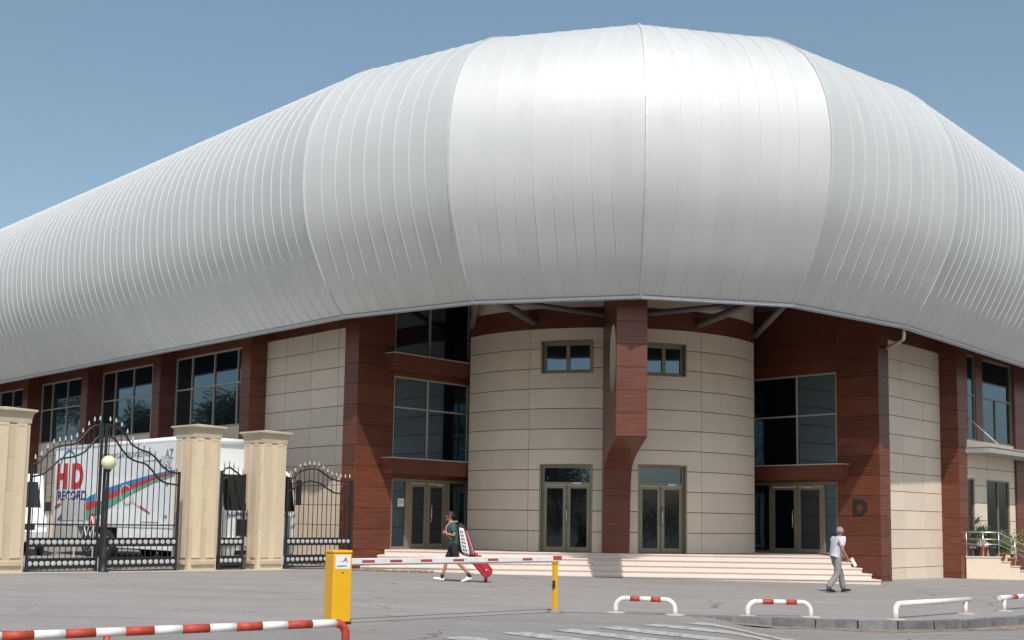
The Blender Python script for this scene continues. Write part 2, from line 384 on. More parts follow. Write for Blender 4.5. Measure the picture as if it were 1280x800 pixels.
# ---------------------------------------------------------------- setting: ground, road, plaza, kerb
KT = [(3.21, 20.8), (3.68, 20.84), (4.14, 20.78), (4.86, 20.72), (5.42, 20.66), (6.1, 20.65), (6.78, 20.75), (7.4, 20.92), (7.99, 21.2), (8.95, 21.98), (10.09, 23.0), (11.6, 24.5), (14, 27.1), (18, 31.6), (24, 38.4), (40, 57), (80, 103)]
def road():
    xs = [-60, -30, -15, -8, -4]+[-2+.5*i for i in range(9)]+[2.6+.2*i for i in range(13)]+[6, 8, 10, 14, 20, 30, 60, 130]
    ys = [-80, -40, -10, 0, 5, 8, 10, 12, 14, 15, 16, 17, 18, 19, 19.5, 20, 20.3, 20.6, 20.8, 21.2, 22, 24, 28, 40, 60, 110]
    def drop(x, y):
        t = min(1, max(0, (x-3.15)/1.3)); return .14*t*t*(3-2*t)
    v = [(x, y, gz(x, y)-drop(x, y)) for y in ys for x in xs]; n = len(xs)
    f = [(j*n+i, j*n+i+1, (j+1)*n+i+1, (j+1)*n+i) for j in range(len(ys)-1) for i in range(n-1)]
    me = bpy.data.meshes.new('road'); me.from_pydata(v, [], f); me.materials.append(M_road)
    for p in me.polygons: p.use_smooth = True
    o = bpy.data.objects.new('road', me); COL.objects.link(o); o['kind'] = 'structure'
road()
g = MB(); q = [(-1500, -1500), (1500, -1500), (1500, 1500), (-1500, 1500)]
g.quad(*[(x, y, gz(x*.08, y*.08)-.9) for x, y in q]); g.build('ground', M_road, kind='structure')
g = MB(); poly = KT + [(80, 400), (-300, 400), (-300, 14.2), (-20, 14.2), (-5.2, 14.9), (-2.45, 17.3), (.8, 20.62), (2.2, 20.72)]
tri = geometry.tessellate_polygon([[Vector((x, y, 0)) for x, y in poly]])
g.v = [Vector((x, y, gz(x, y)+.006)) for x, y in poly]; g.f = [tuple(t) for t in tri]; g.sm = [False]*len(tri)
plaza = g.build('plaza_pavement', M_plaza, kind='structure')
# kerb stones along the curve
def resample(pts, step):
    pts = [Vector((p[0], p[1], 0)) for p in pts]; out = [pts[0]]; acc = 0
    for a, b in zip(pts, pts[1:]):
        L = (b-a).length; t = step-acc
        while t <= L: out.append(a+(b-a)*(t/L)); t += step
        acc = L-(t-step)
    return out
ks = resample(KT, .72)[:46]
kerb = MB(); kerb.tube([(p.x, p.y-.02, gz(p.x, p.y)-.16) for p in ks], .03, n=5); kerb = kerb.build('kerb', M_kdirt, kind='structure')
for a, b in zip(ks, ks[1:]):
    d = (b-a).normalized(); n = Vector((d.y, -d.x, 0)); p = a+d*.003; q = b-d*.003; h = random.uniform(-.006, .006)
    mb = MB(); z0 = gz(a.x, a.y)-.19; tz = random.uniform(.012, .022)
    mb.prism([p-n*.0+Vector((0, 0, z0)), q+Vector((0, 0, z0)), q+n*.15+Vector((0, 0, z0)), p+n*.15+Vector((0, 0, z0))], (0, 0, .19+tz+h))
    mb.build('kerb_stone', M_kerb, kerb, bevel=.006)
# dust swept against the kerb, on the road
d = MB(); pts = ks[:40]
for i in range(len(pts)-1):
    a, b = pts[i], pts[i+1]; da = (pts[min(i+1, len(pts)-1)]-pts[max(i-1, 0)]).normalized(); n = Vector((da.y, -da.x, 0))
    w0, w1 = .55+.16*math.sin(i*1.7), .55+.16*math.sin((i+1)*1.7)
    def rz_(p):
        t = min(1, max(0, (p.x-3.15)/1.3)); return gz(p.x, p.y)-.14*t*t*(3-2*t)+.006
    P = [a+n*.14, a+n*w0, b+n*w1, b+n*.14]; d.quad(*[(p.x, p.y, rz_(p)) for p in P])
d.build('gutter_dust', M_kdirt, kind='structure')
# zebra crossing: worn bars
zb = empty('zebra_crossing', (2.5, 17, gz(2.5, 17)), 'worn white zebra crossing painted on the road in front of the red and white hoops', 'road marking')
for k, (x, y) in enumerate([(-.72, 15.65), (.05, 16.55), (.78, 17.2), (1.47, 17.85), (2.2, 18.5), (2.95, 19.1)]):
    dr = Vector((.69, -.72, 0)) if k < 4 else Vector((.75, -.66, 0)); nn = Vector((dr.y, -dr.x, 0)); p = Vector((x, y, 0)); m_ = MB(); N = 14
    for i in range(N):
        a = p+dr*(i*.3); b = p+dr*((i+1)*.3)
        Q = [a-nn*.23, a+nn*.23, b+nn*.23, b-nn*.23]
        def hz(p):
            t = min(1, max(0, (p.x-3.15)/1.3)); return gz(p.x, p.y)-.14*t*t*(3-2*t)+.009
        m_.quad(*[(v.x, v.y, hz(v)) for v in Q])
    m_.build('stripe', M_zebra, zb)

# ---------------------------------------------------------------- the hall
uL = Vector((-.685, .729, 0)).normalized(); uR = Vector((.685, .729, 0)).normalized()
nL = Vector((-uL.y, uL.x, 0)); nR = Vector((uR.y, -uR.x, 0))      # outward normals of the two street sides
CL = Vector((-4.855, 36.2, 0)); CR = Vector((11.894, 37.4, 0))
FZ = .62
hall = empty('sports_hall', (3.4, 40, 0), 'large sports hall with a bulging silver metal roof over a curved stone entrance', 'building')
ZS = [-.5, -.03]+[FZ+.65*k for k in range(12)]+[8.42, 9.05]
ZS = [-.5, -.03]+[round(FZ+.65*k, 3) for k in range(12)]+[8.42, 9.05]   # .62 ... 7.77, 8.42, 9.05
# --- left street side
WL = Wall(CL+uR*.7, uL, nL, -1); OL = Wall(CL, uL, nL, -1)
COLS = [6.52+6.92*k for k in range(6)]
wh = []
for c in COLS[:5]: wh.append((c+.72, c+6.9, 4.93, 7.85))
wallL = WL.backing('street_wall', hall, .35, 46, -.5, 9.05, wh, M_joint)
zl = [v+.08 for v in ZS[:-2]]+[9.05]; zl = [v if v < 7.8 else v for v in zl]
zst = [-.5]+[round(v+.08, 3) for v in ZS[1:-2]]         # up to 7.85
WL.panels(wallL, 'stone_panel', [.4, 2.0, 3.6, 5.2, 6.52], zst, [], M_stone)
for i, c in enumerate(COLS[:5]):
    sp = [c+.66, c+2.1, c+3.86, c+5.6, c+6.92]
    WL.panels(wallL, 'stone_panel', sp, [-.4, .4, 1.05, 1.7, 2.35, 3.0, 3.66, 4.31, 4.93] if i > 1 else [3.0, 3.66, 4.31, 4.93], [], M_stone)
WL.panels(wallL, 'wood_panel', [.4, 3.2]+[v for c in COLS for v in (c+.0, c+3.4)], [7.85, 8.45, 9.05], [], M_wood, t=.035)
for i, (a, b, z0, z1) in enumerate(wh[:5]):
    ps = grid_panes(a, b, z0, z1, [a+1.33, a+3.09, a+4.85], [6.55])
    WL.window('window', wallL if 0 else hall, a+.004, b-.004, z0, z1, ps, M_cream, M_glass, off=.01)
def column(parent_wall, P, u, n, s0, s1, depth, zt, zlist, nm='pier'):
    """projecting wood-clad pier: outer face on the plane (P,u,n), sides go back by depth"""
    w = Wall(P, u, n, 1); mb = MB(); w.box(mb, s0+.036, s1-.036, -.5, zt, -depth, -.036); o = mb.build(nm, M_woodj, hall)
    w.panels(o, 'wood_panel', [s0, s1], zlist, [], M_wood, t=.036, base=-.036)
    # two side faces
    for s, sg in ((s0, -1), (s1, 1)):
        nn = w.u*sg; ww = Wall(w.pt(s, 0, 0), -w.n, nn, 1)
        ww.panels(o, 'wood_panel', [.036, depth], zlist, [], M_wood, t=.036, base=-.036)
    return o
for c in COLS: column(None, CL, uL, nL, c, c+.66, .7, 9.05, ZS)
# --- right street side
WR = Wall(CR+uL*.7, uR, nR, 1); OR_ = Wall(CR, uR, nR, 1)
wallR = WR.backing('street_wall', hall, .35, 7.0, -.5, 9.05, [], M_joint)
zsr = [-.6]+[round(v+.21, 3) for v in ZS[1:-2]]
WR.panels(wallR, 'stone_panel', [.4, 3.17, 4.81, 6.4], zsr, [], M_stone)
WR.panels(wallR, 'wood_panel', [.4, 3.2, 6.4], [zsr[-1], 8.5, 9.05], [], M_wood, t=.035)
column(None, CR, uR, nR, 6.32, 7.1, .72, 9.05, ZS)
# bay beyond the second pier: stone with windows, nearly flush with the piers
OB = Wall(CR+uL*.12, uR, nR, 1)
hb = [(7.5, 8.25, 4.84, 8.04), (8.95, 11.95, 4.84, 8.04), (7.2, 7.95, .9, 3.4), (9.12, 11.45, .55, 3.4)]
wallB = OB.backing('bay_wall', hall, 7.15, 12.0, -.6, 9.05, hb, M_joint)
OB.panels(wallB, 'stone_panel', [7.15, 9.1, 11.0, 12.0], [-.6, .55, 1.2, 1.85, 2.5, 3.15, 3.8, 4.45, 4.84], hb, M_stone)
OB.panels(wallB, 'wood_panel', [7.15, 8.95, 12.0], [4.84, 5.5, 6.2, 6.9, 7.6, 8.3, 9.05], hb, M_wood)
OB.window('window', hall, 7.5, 8.25, 4.84, 8.04, grid_panes(7.5, 8.25, 4.84, 8.04, [], [6.53]), M_bronze, M_glass)
OB.window('window', hall, 8.95, 11.95, 4.84, 8.04, [(9.0, 11.89, 6.57, 7.98), (9.0, 10.27, 4.9, 6.51), (10.33, 11.89, 4.9, 6.51)], M_bronze, M_glass)
OB.window('window', hall, 7.2, 7.95, .9, 3.4, grid_panes(7.2, 7.95, .9, 3.4, [], []), M_bronze, M_glassd)
OB.window('side_door', hall, 9.12, 11.45, .55, 3.4, grid_panes(9.12, 11.45, .55, 3.4, [10.3], []), M_bronze, M_glassd)
column(None, CR, uR, nR, 12.0, 19, .7, 9.05, ZS, nm='pier')
OB2 = Wall(CR+uL*.12, uR, nR, 1); bb = OB2.backing('bay_wall', hall, 19, 40, -.8, 9.05, [], M_joint)
OB2.panels(bb, 'stone_panel', [19, 22.5, 26, 30, 35, 40], [-.8, 1.2, 3, 4.84, 6.9, 9.05], [], M_stone)

# --- recess sides with glazing
SL = Wall(CL, uR, -nR*1.0 if 0 else Vector((.729, -.685, 0)), 1)
SR = Wall(CR, uL, Vector((-.729, -.685, 0)), 1)
hl = [(1.52, 4.95, FZ, 2.88), (1.52, 4.95, 3.5, 6.2), (1.52, 4.95, 6.86, 9.05)]
sideL = SL.backing('entrance_side_wall', hall, .036, 5.6, -.5, 9.05, hl, M_woodj, o0=-.3, o1=-.036)
SL.panels(sideL, 'wood_panel', [0, 1.52, 5.6], ZS, hl, M_wood, t=.036, base=-.036)
hr = [(1.55, 4.95, FZ, 3.03), (1.55, 4.95, 3.58, 6.7)]
sideR = SR.backing('entrance_side_wall', hall, .036, 5.6, -.5, 9.05, hr, M_woodj, o0=-.3, o1=-.036)
SR.panels(sideR, 'wood_panel', [0, 1.55, 5.6], ZS, hr, M_wood, t=.036, base=-.036)
# pier outer faces (the short returns facing the streets)
for w, P, u, n, nm in ((OL, CL, uL, nL, 'pier'), (OR_, CR, uR, nR, 'pier')):
    ww = Wall(P, u, n, 1); mb = MB(); ww.box(mb, .16, .72-.036, -.5, 9.05, -.7, -.036); o = mb.build(nm, M_woodj, hall)
    ww.panels(o, 'wood_panel', [0, .74], ZS, [], M_wood, t=.036, base=-.036)
# glazing
SL.window('window', hall, 1.54, 4.95, 3.5, 6.2, grid_panes(1.54, 4.95, 3.5, 6.2, [3.06], [5.19], .05, .05), M_cream, M_glass, off=-.05)
SL.window('window', hall, 1.54, 4.95, 6.86, 9.05, grid_panes(1.54, 4.95, 6.86, 9.05, [3.1], [], .05, .05), M_cream, M_glass, off=-.05)
SR.window('window', hall, 1.57, 4.95, 3.58, 6.7, grid_panes(1.57, 4.95, 3.58, 6.7, [3.12], [5.3], .05, .05), M_cream, M_glass, off=-.05)
def door(wall, s0, s1, z0, z1, panes, leaves, handle, mf=M_bronze, off=-.04, hn=1, sill=True, closer=None):
    """frame with fixed panes; leaves = [(s0,s1)], each a framed glass leaf"""
    holes = panes+[(a, b, z0+.02, zt) for (a, b, zt) in leaves]
    mb = MB(); rs = [(s0, s1, z0, z1)]
    for p in holes: rs = subtract(rs, p)
    for r in rs: wall.box(mb, *r, off-.1, off)
    f = mb.build('entrance_door', mf, hall)
    for p in panes: g = MB(); wall.box(g, *p, off-.062, off-.05); g.build('pane', M_glass, f)
    for (a, b, zt) in leaves:
        lf = MB(); a += .012; b -= .012; gl = (a+.10, b-.10, z0+.16, zt-.11)
        for r in subtract([(a, b, z0+.03, zt-.012)], gl): wall.box(lf, *r, off-.075, off-.015)
        lo = lf.build('door_leaf', mf, f); g = MB(); wall.box(g, *gl, off-.06, off-.045); g.build('pane', M_glassd, f)
    for hs in handle:
        h = MB(); z = z0+.85; h.tube([wall.pt(hs, z, off+.06), wall.pt(hs, z+.62, off+.06)], .018, 8)
        for zz in (z+.07, z+.55): h.tube([wall.pt(hs, zz, off-.02), wall.pt(hs, zz, off+.06)], .013, 6)
        h.build('door_handle', M_steel, f)
    if closer:
        h = MB(); wall.box(h, closer, closer+.28, z1-.2 if z1 < 3.1 else zt+.02, (z1-.2 if z1 < 3.1 else zt+.02)+.06, off, off+.06); h.build('door_closer', M_steel, f)
    return f
dl = door(SL, 1.54, 4.95, FZ, 2.88, [(1.60, 2.16, .70, 2.80), (4.14, 4.9, .70, 2.80)], [(2.36, 3.11, 2.75), (3.15, 3.93, 2.75)], [3.27], closer=3.5)
nt_ = MB(); SL.box(nt_, 1.86, 2.13, 1.98, 2.24, -.087, -.082); nt_ = nt_.build('paper_notice', M_paper, dl)
nl = MB()
for k in range(3): SL.box(nl, 1.89, 2.10, 2.08+.04*k, 2.092+.04*k, -.0815, -.0805)
nl.build('printed_lines', M_graytxt, dl)
dr_ = door(SR, 1.57, 4.95, FZ, 3.03, [(1.62, 2.06, .70, 2.95), (4.26, 4.9, .70, 2.95)], [(2.16, 3.12, 2.88), (3.16, 4.16, 2.88)], [3.28], closer=2.5)
# projecting wood ledges
def ledge(w, s0, s1, z0, z1, dep):
    mb = MB(); w.box(mb, s0+.02, s1-.02, z0+.02, z1-.02, -.02, dep-.03); o = mb.build('wood_ledge', M_woodj, hall)
    L = s1-s0
    w.panels(o, 'wood_panel', [s0, s0+L*.5, s1], [z0, z1], [], M_wood, t=.03, base=dep-.03)
    for s, nn in ((s0, -w.u), (s1, w.u)):
        e = Wall(w.pt(s, 0, dep-.03), -w.n, nn, 1); e.panels(o, 'wood_panel', [0, dep-.03], [z0, z1], [], M_wood, t=.02, base=-.02)
    mb = MB(); w.box(mb, s0-.02, s1+.02, z1, z1+.03, 0, dep+.02); mb.build('flashing', M_flash, o)
    mb = MB(); w.box(mb, s0+.01, s1-.01, z0-.004, z0+.016, 0, dep-.04); mb.build('underside', M_wood, o)
ledge(SL, 1.06, 5.2, 3.02, 3.5, .47); ledge(SL, 1.1, 5.2, 6.38, 6.86, .47)
ledge(SR, 1.12, 5.2, 3.10, 3.58, .47)
# the letter D
text_mesh('D', .52, frame_mtx(SR.pt(.98, 1.93, .003), SR.right, (0, 0, 1)), 'letter', M_dark, hall, xs=1.05, ext=.05, bold=.045)
# --- curved entrance wall (drum)
DC = Vector((3.3, 42.4, 0)); DR = 5.8
def dpt(deg, z, r=DR): a = math.radians(deg); return DC+Vector((math.sin(a)*r, -math.cos(a)*r, z))
aw = [(-24.3, -7.1, 6.30, 7.38), (9.0, 23.5, 6.25, 7.33), (-24.3, -7.1, FZ, 3.40), (7.0, 23.7, FZ, 3.42)]
def arc_box(mb, a0, a1, z0, z1, r0, r1, c=0):
    n = max(1, int(abs(a1-a0)/2.5+.5)); base = len(mb.v)
    for i in range(n+1):
        a = a0+(a1-a0)*i/n; mb.v += [dpt(a, z0, r0), dpt(a, z0, r1), dpt(a, z1, r1), dpt(a, z1, r0)]
    for i in range(n):
        k = base+4*i
        for j in range(4): mb.f.append((k+j, k+(j+1) % 4, k+4+(j+1) % 4, k+4+j)); mb.sm.append(False)
    k = base+4*n; mb.f += [(base+3, base+2, base+1, base), (k, k+1, k+2, k+3)]; mb.sm += [False]*2
mb = MB(); rs = [(-54.8, 58.9, -.5, 9.05)]
for h in aw: rs = subtract(rs, h)
for r in rs: arc_box(mb, *r, DR-.25, DR-.03)
drum = mb.build('curved_wall', M_joint, hall)
gd = .13; gzz = .011
for zi in range(len(ZS)-1):
    band = abs(ZS[zi]-7.77) < .01
    edges = [-54.8, -28.2, 3.3, 29.2, 58.9]
    for i in range(len(edges)-1):
        rs = [(edges[i]+(.07), edges[i+1]-.07, ZS[zi]+gzz, ZS[zi+1]-gzz)]
        if ZS[zi] > 8: rs = [(edges[i]+.07, edges[i+1]-.07, 8.43, 9.05)]
        for h in aw: rs = subtract(rs, h)
        for r in rs:
            if r[1]-r[0] < .4 or r[3]-r[2] < .03: continue
            p = MB(); arc_box(p, *r, DR-.03, DR+(.02 if band else 0)); p.build('wood_panel' if band else 'stone_panel', M_wood if band else M_stone, drum)
def chord(a0, a1, inset=.05):
    A = dpt(a0, 0, DR-inset); B = dpt(a1, 0, DR-inset); u = (B-A).normalized(); return Wall(A, u, Vector((u.y, -u.x, 0)), 1), (B-A).length
for k, (a0, a1, z0, z1) in enumerate(aw):
    w, L = chord(a0, a1, .03)
    # reveal box round the opening
    rv = MB()
    for a, b in ((0, .05), (L-.05, L)): w.box(rv, a, b, z0, z1, -.28, .02)
    w.box(rv, .05, L-.05, z1-.05, z1, -.28, .02)
    if k < 2: w.box(rv, .05, L-.05, z0, z0+.04, -.28, .02)
    rv.build('opening_trim', M_bronze, hall)
    if k < 2:
        w.window('window', hall, .05, L-.05, z0+.04, z1-.05, grid_panes(.05, L-.05, z0+.04, z1-.05, [L/2], [], .1, .12), M_bronze, M_glass, off=-.12)
    else:
        m_ = L/2; door(w, .05, L-.05, z0, z1-.05, [(.13, L-.13, 2.83, z1-.12)], [(.1, m_-.01, 2.74), (m_+.01, L-.1, 2.74)], [m_+.02], off=-.1, closer=L*.62)
# --- central fin with round hole
FX0, FX1 = 2.88, 3.70
prof = [(31.75, 9.05), (31.75, 3.93), (33.3, 3.76), (34.4, 3.6), (35.3, 3.42), (35.72, 3.2), (35.93, 2.85), (36.08, 2.3), (36.2, 1.4), (36.28, FZ-.02), (37.0, FZ-.02), (37.0, 9.05)]
hc, hr_ = (33.05, 6.26), 1.0
circ = [(hc[0]+hr_*math.cos(2*math.pi*i/40), hc[1]+hr_*math.sin(2*math.pi*i/40)) for i in range(40)]
allp = prof+circ; tri = geometry.tessellate_polygon([[Vector((a, b, 0)) for a, b in prof], [Vector((a, b, 0)) for a, b in circ]])
mb = MB()
for X in (FX0, FX1):
    i0 = len(mb.v); mb.v += [Vector((X, a, b)) for a, b in allp]
    for t in tri: mb.f.append(tuple(i0+k for k in t)); mb.sm.append(False)
N = len(allp); n1 = len(prof)
for i in range(n1): j = (i+1) % n1; mb.f.append((i, j, N+j, N+i)); mb.sm.append(False)
for i in range(40): j = (i+1) % 40; mb.f.append((n1+i, n1+j, N+n1+j, N+n1+i)); mb.sm.append(True)
fin = mb.build('central_pier', M_wood, hall)
rim = MB(); i0 = 0; rim.v = [Vector((X, hc[0]+(hr_-.012)*math.cos(2*math.pi*i/40), hc[1]+(hr_-.012)*math.sin(2*math.pi*i/40))) for X in (FX0-.004, FX1+.004) for i in range(40)]
for i in range(40): j = (i+1) % 40; rim.f.append((i, j, 40+j, 40+i)); rim.sm.append(True)
rim.build('hole_lining', M_cream, fin)
ff = Wall((FX0-.02, 31.75), (1, 0), (0, -1), 1)
ff.panels(fin, 'wood_panel', [0, FX1-FX0+.04], [3.93]+[round(3.93+.64*k, 3) for k in range(1, 8)]+[9.05], [], M_wood, t=.03)
# faces that follow the curved underside, one clad panel per facet
for (a, b) in zip(prof[1:9], prof[2:10]):
    A = Vector((FX0-.015, a[0], a[1])); Bv = Vector((FX0-.015, b[0], b[1])); t = (Bv-A).normalized(); nn = Vector((0, t.z, -t.y)); nn = nn if nn.y < 0 or nn.z < -.5 else -nn
    p = MB(); p.box(A+nn*.002, Bv-A, (FX1-FX0+.03, 0, 0), nn*.02); p.build('wood_panel', M_wood, fin)
# --- steel struts under the roof
def strut(a, b, r):
    m_ = MB(); m_.tube([a, b], r, 12); m_.build('roof_strut', M_strut, hall)
strut((.75, 37.35, 8.0), (-1.35, 33.3, 8.45), .13); strut((2.87, 36.3, 8.12), (-1.9, 35.7, 8.62), .09)
strut((5.95, 37.35, 8.0), (8.0, 33.6, 8.45), .13); strut((3.72, 36.3, 8.12), (8.6, 35.9, 8.6), .09)
strut((-1.4, 38.95, 8.1), (-1.15, 37.6, 9.0), .11); strut((8.35, 39.6, 8.05), (9.0, 37.8, 8.85), .11)
# --- entrance steps
NS = 5; ys0 = 36.25
steps = MB(); steps.prism([(-3.95, 36.95, -.5), (10.2, 36.95, -.5), (10.3, 38.9, -.5), (8.6, 40.85, -.5), (8.6, 43, -.5), (-1.5, 43, -.5), (-1.5, 39.8, -.5), (-3.85, 37.3, -.5)], (0, 0, FZ+.5-.004)); stp = steps.build('entrance_steps', M_step, hall)
def xl(y): # left / right limits follow the recess faces
    return CL.x+(y-CL.y)*uR.x/uR.y
def xr(y): return CR.x+(y-CR.y)*uL.x/uL.y
XA = [-3.85, -4.08, -4.30, -4.52, -4.72, -4.80]; XB = [10.22, 10.52, 10.76, 10.96, 11.14, 11.2]
def ywall(x):
    if x > CR.x-.02: return CR.y-.05
    if x < CL.x+.02: return CL.y-.05
    return min(CR.y+(CR.x-x)*uL.y/-uL.x, CL.y+(x-CL.x)*uR.y/uR.x)-.02
for k in range(NS+1):
    z1 = FZ-.158*k; y1 = ys0-.30*k; y2 = 36.95 if k == 0 else ys0-.3*(k-1); xa, xb = XA[k], XB[k]; segs = 11; L = xb-xa
    for j in range(segs):
        a = xa+L*j/segs+.003; b = xa+L*(j+1)/segs-.003
        m_ = MB(); m_.box((a, y1, z1-.04), (b-a, 0, 0), (0, y2-y1+(.05 if k else 0), 0), (0, 0, .04)); m_.build('tread', M_step, stp, bevel=.008)
    m_ = MB(); m_.box((xa+.02, y1+.03, z1-.158-.3*(k == NS)), (L-.04, 0, 0), (0, y2-y1+.05, 0), (0, 0, .118+.3*(k == NS))); m_.build('riser', M_step, stp)
    if k:
        for p, q in ((XB[k-1]+.004, xb-.003), (xa+.003, XA[k-1]-.004)):
            m_ = MB(); m_.prism([(p, y2+.052, -.4), (q, y2+.052, -.4), (q, max(y2+.06, ywall(q)), -.4), (p, max(y2+.06, ywall(p)), -.4)], (0, 0, z1+.4-.002)); m_.build('end_return', M_step, stp)
# --- roof: bulging profile swept along the polygonal eave
RB = [(-5.2, 34.74), (-1.14, 32.04), (3.43, 30.84), (7.75, 31.72), (12.05, 35.0)]
RB = [Vector((x, y, 0)) for x, y in RB]
dL = (Vector((-23.98, 53.97, 0))-RB[0]).normalized(); dRr = (Vector((19.1, 42.93, 0))-RB[-1]).normalized()
RB = [RB[0]+dL*44] + RB + [RB[-1]+dRr*36]
PR = [(0, 7.70), (.28, 7.98), (.55, 8.33), (.78, 8.68), (.98, 9.05), (1.17, 9.42), (1.35, 9.80), (1.49, 10.2), (1.59, 10.65), (1.65, 11.15), (1.67, 11.65), (1.66, 12.1), (1.60, 12.6), (1.48, 13.1), (1.28, 13.6), (1.0, 14.1), (.62, 14.6), (.15, 15.02), (-.35, 15.37), (-.95, 15.72), (-1.8, 16.08), (-3, 16.42), (-5, 16.75), (-8, 16.95)]
def mit(i):
    if i == 0 or i == len(RB)-1: return None
    u1 = (RB[i]-RB[i-1]).normalized(); u2 = (RB[i+1]-RB[i]).normalized(); ang = math.acos(max(-1, min(1, u1.dot(u2)))); return math.tan(ang/2)
lip = MB(); soff = MB(); 
def off_pt(i, o):
    if i == 0: u = (RB[1]-RB[0]).normalized(); return RB[0]+Vector((u.y, -u.x, 0))*o
    if i == len(RB)-1: u = (RB[-1]-RB[-2]).normalized(); return RB[-1]+Vector((u.y, -u.x, 0))*o
    u1 = (RB[i]-RB[i-1]).normalized(); u2 = (RB[i+1]-RB[i]).normalized(); n1 = Vector((u1.y, -u1.x, 0)); n2 = Vector((u2.y, -u2.x, 0)); m = (n1+n2).normalized(); return RB[i]+m*(o/m.dot(n1))
for i in range(len(RB)-1):
    a0, a1 = off_pt(i, .03), off_pt(i+1, .03); b0, b1 = off_pt(i, -.16), off_pt(i+1, -.16)
    lip.prism([a0+V3(0, 0, 7.6), a1+V3(0, 0, 7.6), b1+V3(0, 0, 7.6), b0+V3(0, 0, 7.6)], (0, 0, .085))
    c0, c1 = off_pt(i, -1.0), off_pt(i+1, -1.0)
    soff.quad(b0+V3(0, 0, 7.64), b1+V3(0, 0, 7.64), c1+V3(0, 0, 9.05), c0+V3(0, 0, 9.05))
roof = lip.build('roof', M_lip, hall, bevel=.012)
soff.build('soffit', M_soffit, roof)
cl = MB(); pl = [off_pt(i, -1.0) for i in range(len(RB))]+[Vector((60, 120, 0)), Vector((-60, 120, 0))]
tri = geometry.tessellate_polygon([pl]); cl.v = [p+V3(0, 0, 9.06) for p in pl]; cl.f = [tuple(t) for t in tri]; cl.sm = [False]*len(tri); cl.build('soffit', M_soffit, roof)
cl = MB(); pl = [off_pt(i, -7.9) for i in range(len(RB))]+[Vector((60, 120, 0)), Vector((-60, 120, 0))]
tri = geometry.tessellate_polygon([pl]); cl.v = [p+V3(0, 0, 16.9) for p in pl]; cl.f = [tuple(t) for t in tri]; cl.sm = [False]*len(tri); cl.build('roof_deck', M_roof, roof)
# outward normals of the profile for the standing seams
PN = []
for k in range(len(PR)):
    a = PR[max(k-1, 0)]; b = PR[min(k+1, len(PR)-1)]; t = Vector((b[0]-a[0], b[1]-a[1])).normalized(); PN.append((t.y, -t.x))
SP = .52
for i in range(len(RB)-1):
    A, B = RB[i], RB[i+1]; L = (B-A).length; u = (B-A)/L; n = Vector((u.y, -u.x, 0)); t0, t1 = mit(i), mit(i+1)
    def lim(o, s): 
        lo = -o*t0 if t0 is not None else 0; hi = L+o*t1 if t1 is not None else L
        return min(max(s, lo), hi)
    ns = round(L/SP); sp = L/ns
    for j in range(-1, ns+1):
        sa, sb = j*sp, (j+1)*sp; p = MB(); 
        for k in range(len(PR)-1):
            (o0, z0), (o1, z1) = PR[k], PR[k+1]
            q = [(lim(o0, sa), o0, z0), (lim(o0, sb), o0, z0), (lim(o1, sb), o1, z1), (lim(o1, sa), o1, z1)]
            if q[1][0]-q[0][0] < 1e-4 and q[2][0]-q[3][0] < 1e-4: continue
            p.quad(*[A+u*s+n*o+V3(0, 0, z) for s, o, z in q], smooth=True)
        if p.f:
            ob = p.build('roof_panel', M_roof, roof, weld=True)
            me = ob.data; c = sum((q.normal.dot(n) for q in me.polygons if q.center.z < 13))
            if c < 0: me.flip_normals()
        # seam on the boundary sb
        if j < ns and j >= 0 or j == -1:
            r_ = MB(); hw = .006; hh = .018
            for k in range(len(PR)-1):
                (o0, z0), (o1, z1) = PR[k], PR[k+1]
                lo0 = -o0*t0 if t0 is not None else 0; hi0 = L+o0*t1 if t1 is not None else L
                lo1 = -o1*t0 if t0 is not None else 0; hi1 = L+o1*t1 if t1 is not None else L
                if not (lo0 < sb < hi0 and lo1 < sb < hi1) or j == -1 and t0 is not None or abs(sb-L) < 1e-3 and t1 is not None: continue
                (x0, y0), (x1, y1) = PN[k], PN[k+1]
                P = lambda o, z, x, y, h, w: A+u*(sb+w)+n*(o+x*h)+V3(0, 0, z+y*h)
                a, b, c, d_ = P(o0, z0, x0, y0, 0, -hw), P(o0, z0, x0, y0, hh, -hw), P(o0, z0, x0, y0, hh, hw), P(o0, z0, x0, y0, 0, hw)
                e, f_, g_, h_ = P(o1, z1, x1, y1, 0, -hw), P(o1, z1, x1, y1, hh, -hw), P(o1, z1, x1, y1, hh, hw), P(o1, z1, x1, y1, 0, hw)
                r_.quad(a, b, f_, e); r_.quad(b, c, g_, f_); r_.quad(c, d_, h_, g_)
            if r_.f: r_.build('standing_seam', M_rib, roof)
for i in range(1, len(RB)-1):       # broad cover strips on the five bends
    u1 = (RB[i]-RB[i-1]).normalized(); u2 = (RB[i+1]-RB[i]).normalized(); n1 = Vector((u1.y, -u1.x, 0)); n2 = Vector((u2.y, -u2.x, 0)); m = (n1+n2).normalized(); c = m.dot(n1); tt = Vector((-m.y, m.x, 0))
    r_ = MB()
    for k in range(len(PR)-1):
        def P(k, h, w): o, z = PR[k]; x, y = PN[k]; return RB[i]+m*((o+x*h)/c)+tt*w+V3(0, 0, z+y*h)
        for w0, w1, h0, h1 in ((-.04, -.032, -.01, .035), (-.032, .032, .035, .035), (.032, .04, .035, -.01)):
            r_.quad(P(k, h0, w0), P(k, h1, w1), P(k+1, h1, w1), P(k+1, h0, w0))
    r_.build('bend_cover_strip', M_roof, roof)
# --- drain pipe
m_ = MB(); m_.tube([(12.01, 35.25, 7.66), (12.02, 35.25, 7.42), (12.04, 35.35, 7.33), (12.15, 36.2, 7.36), (12.27, 37.9, 7.42)], .05, 10); m_.build('drain_pipe', M_flash, hall)
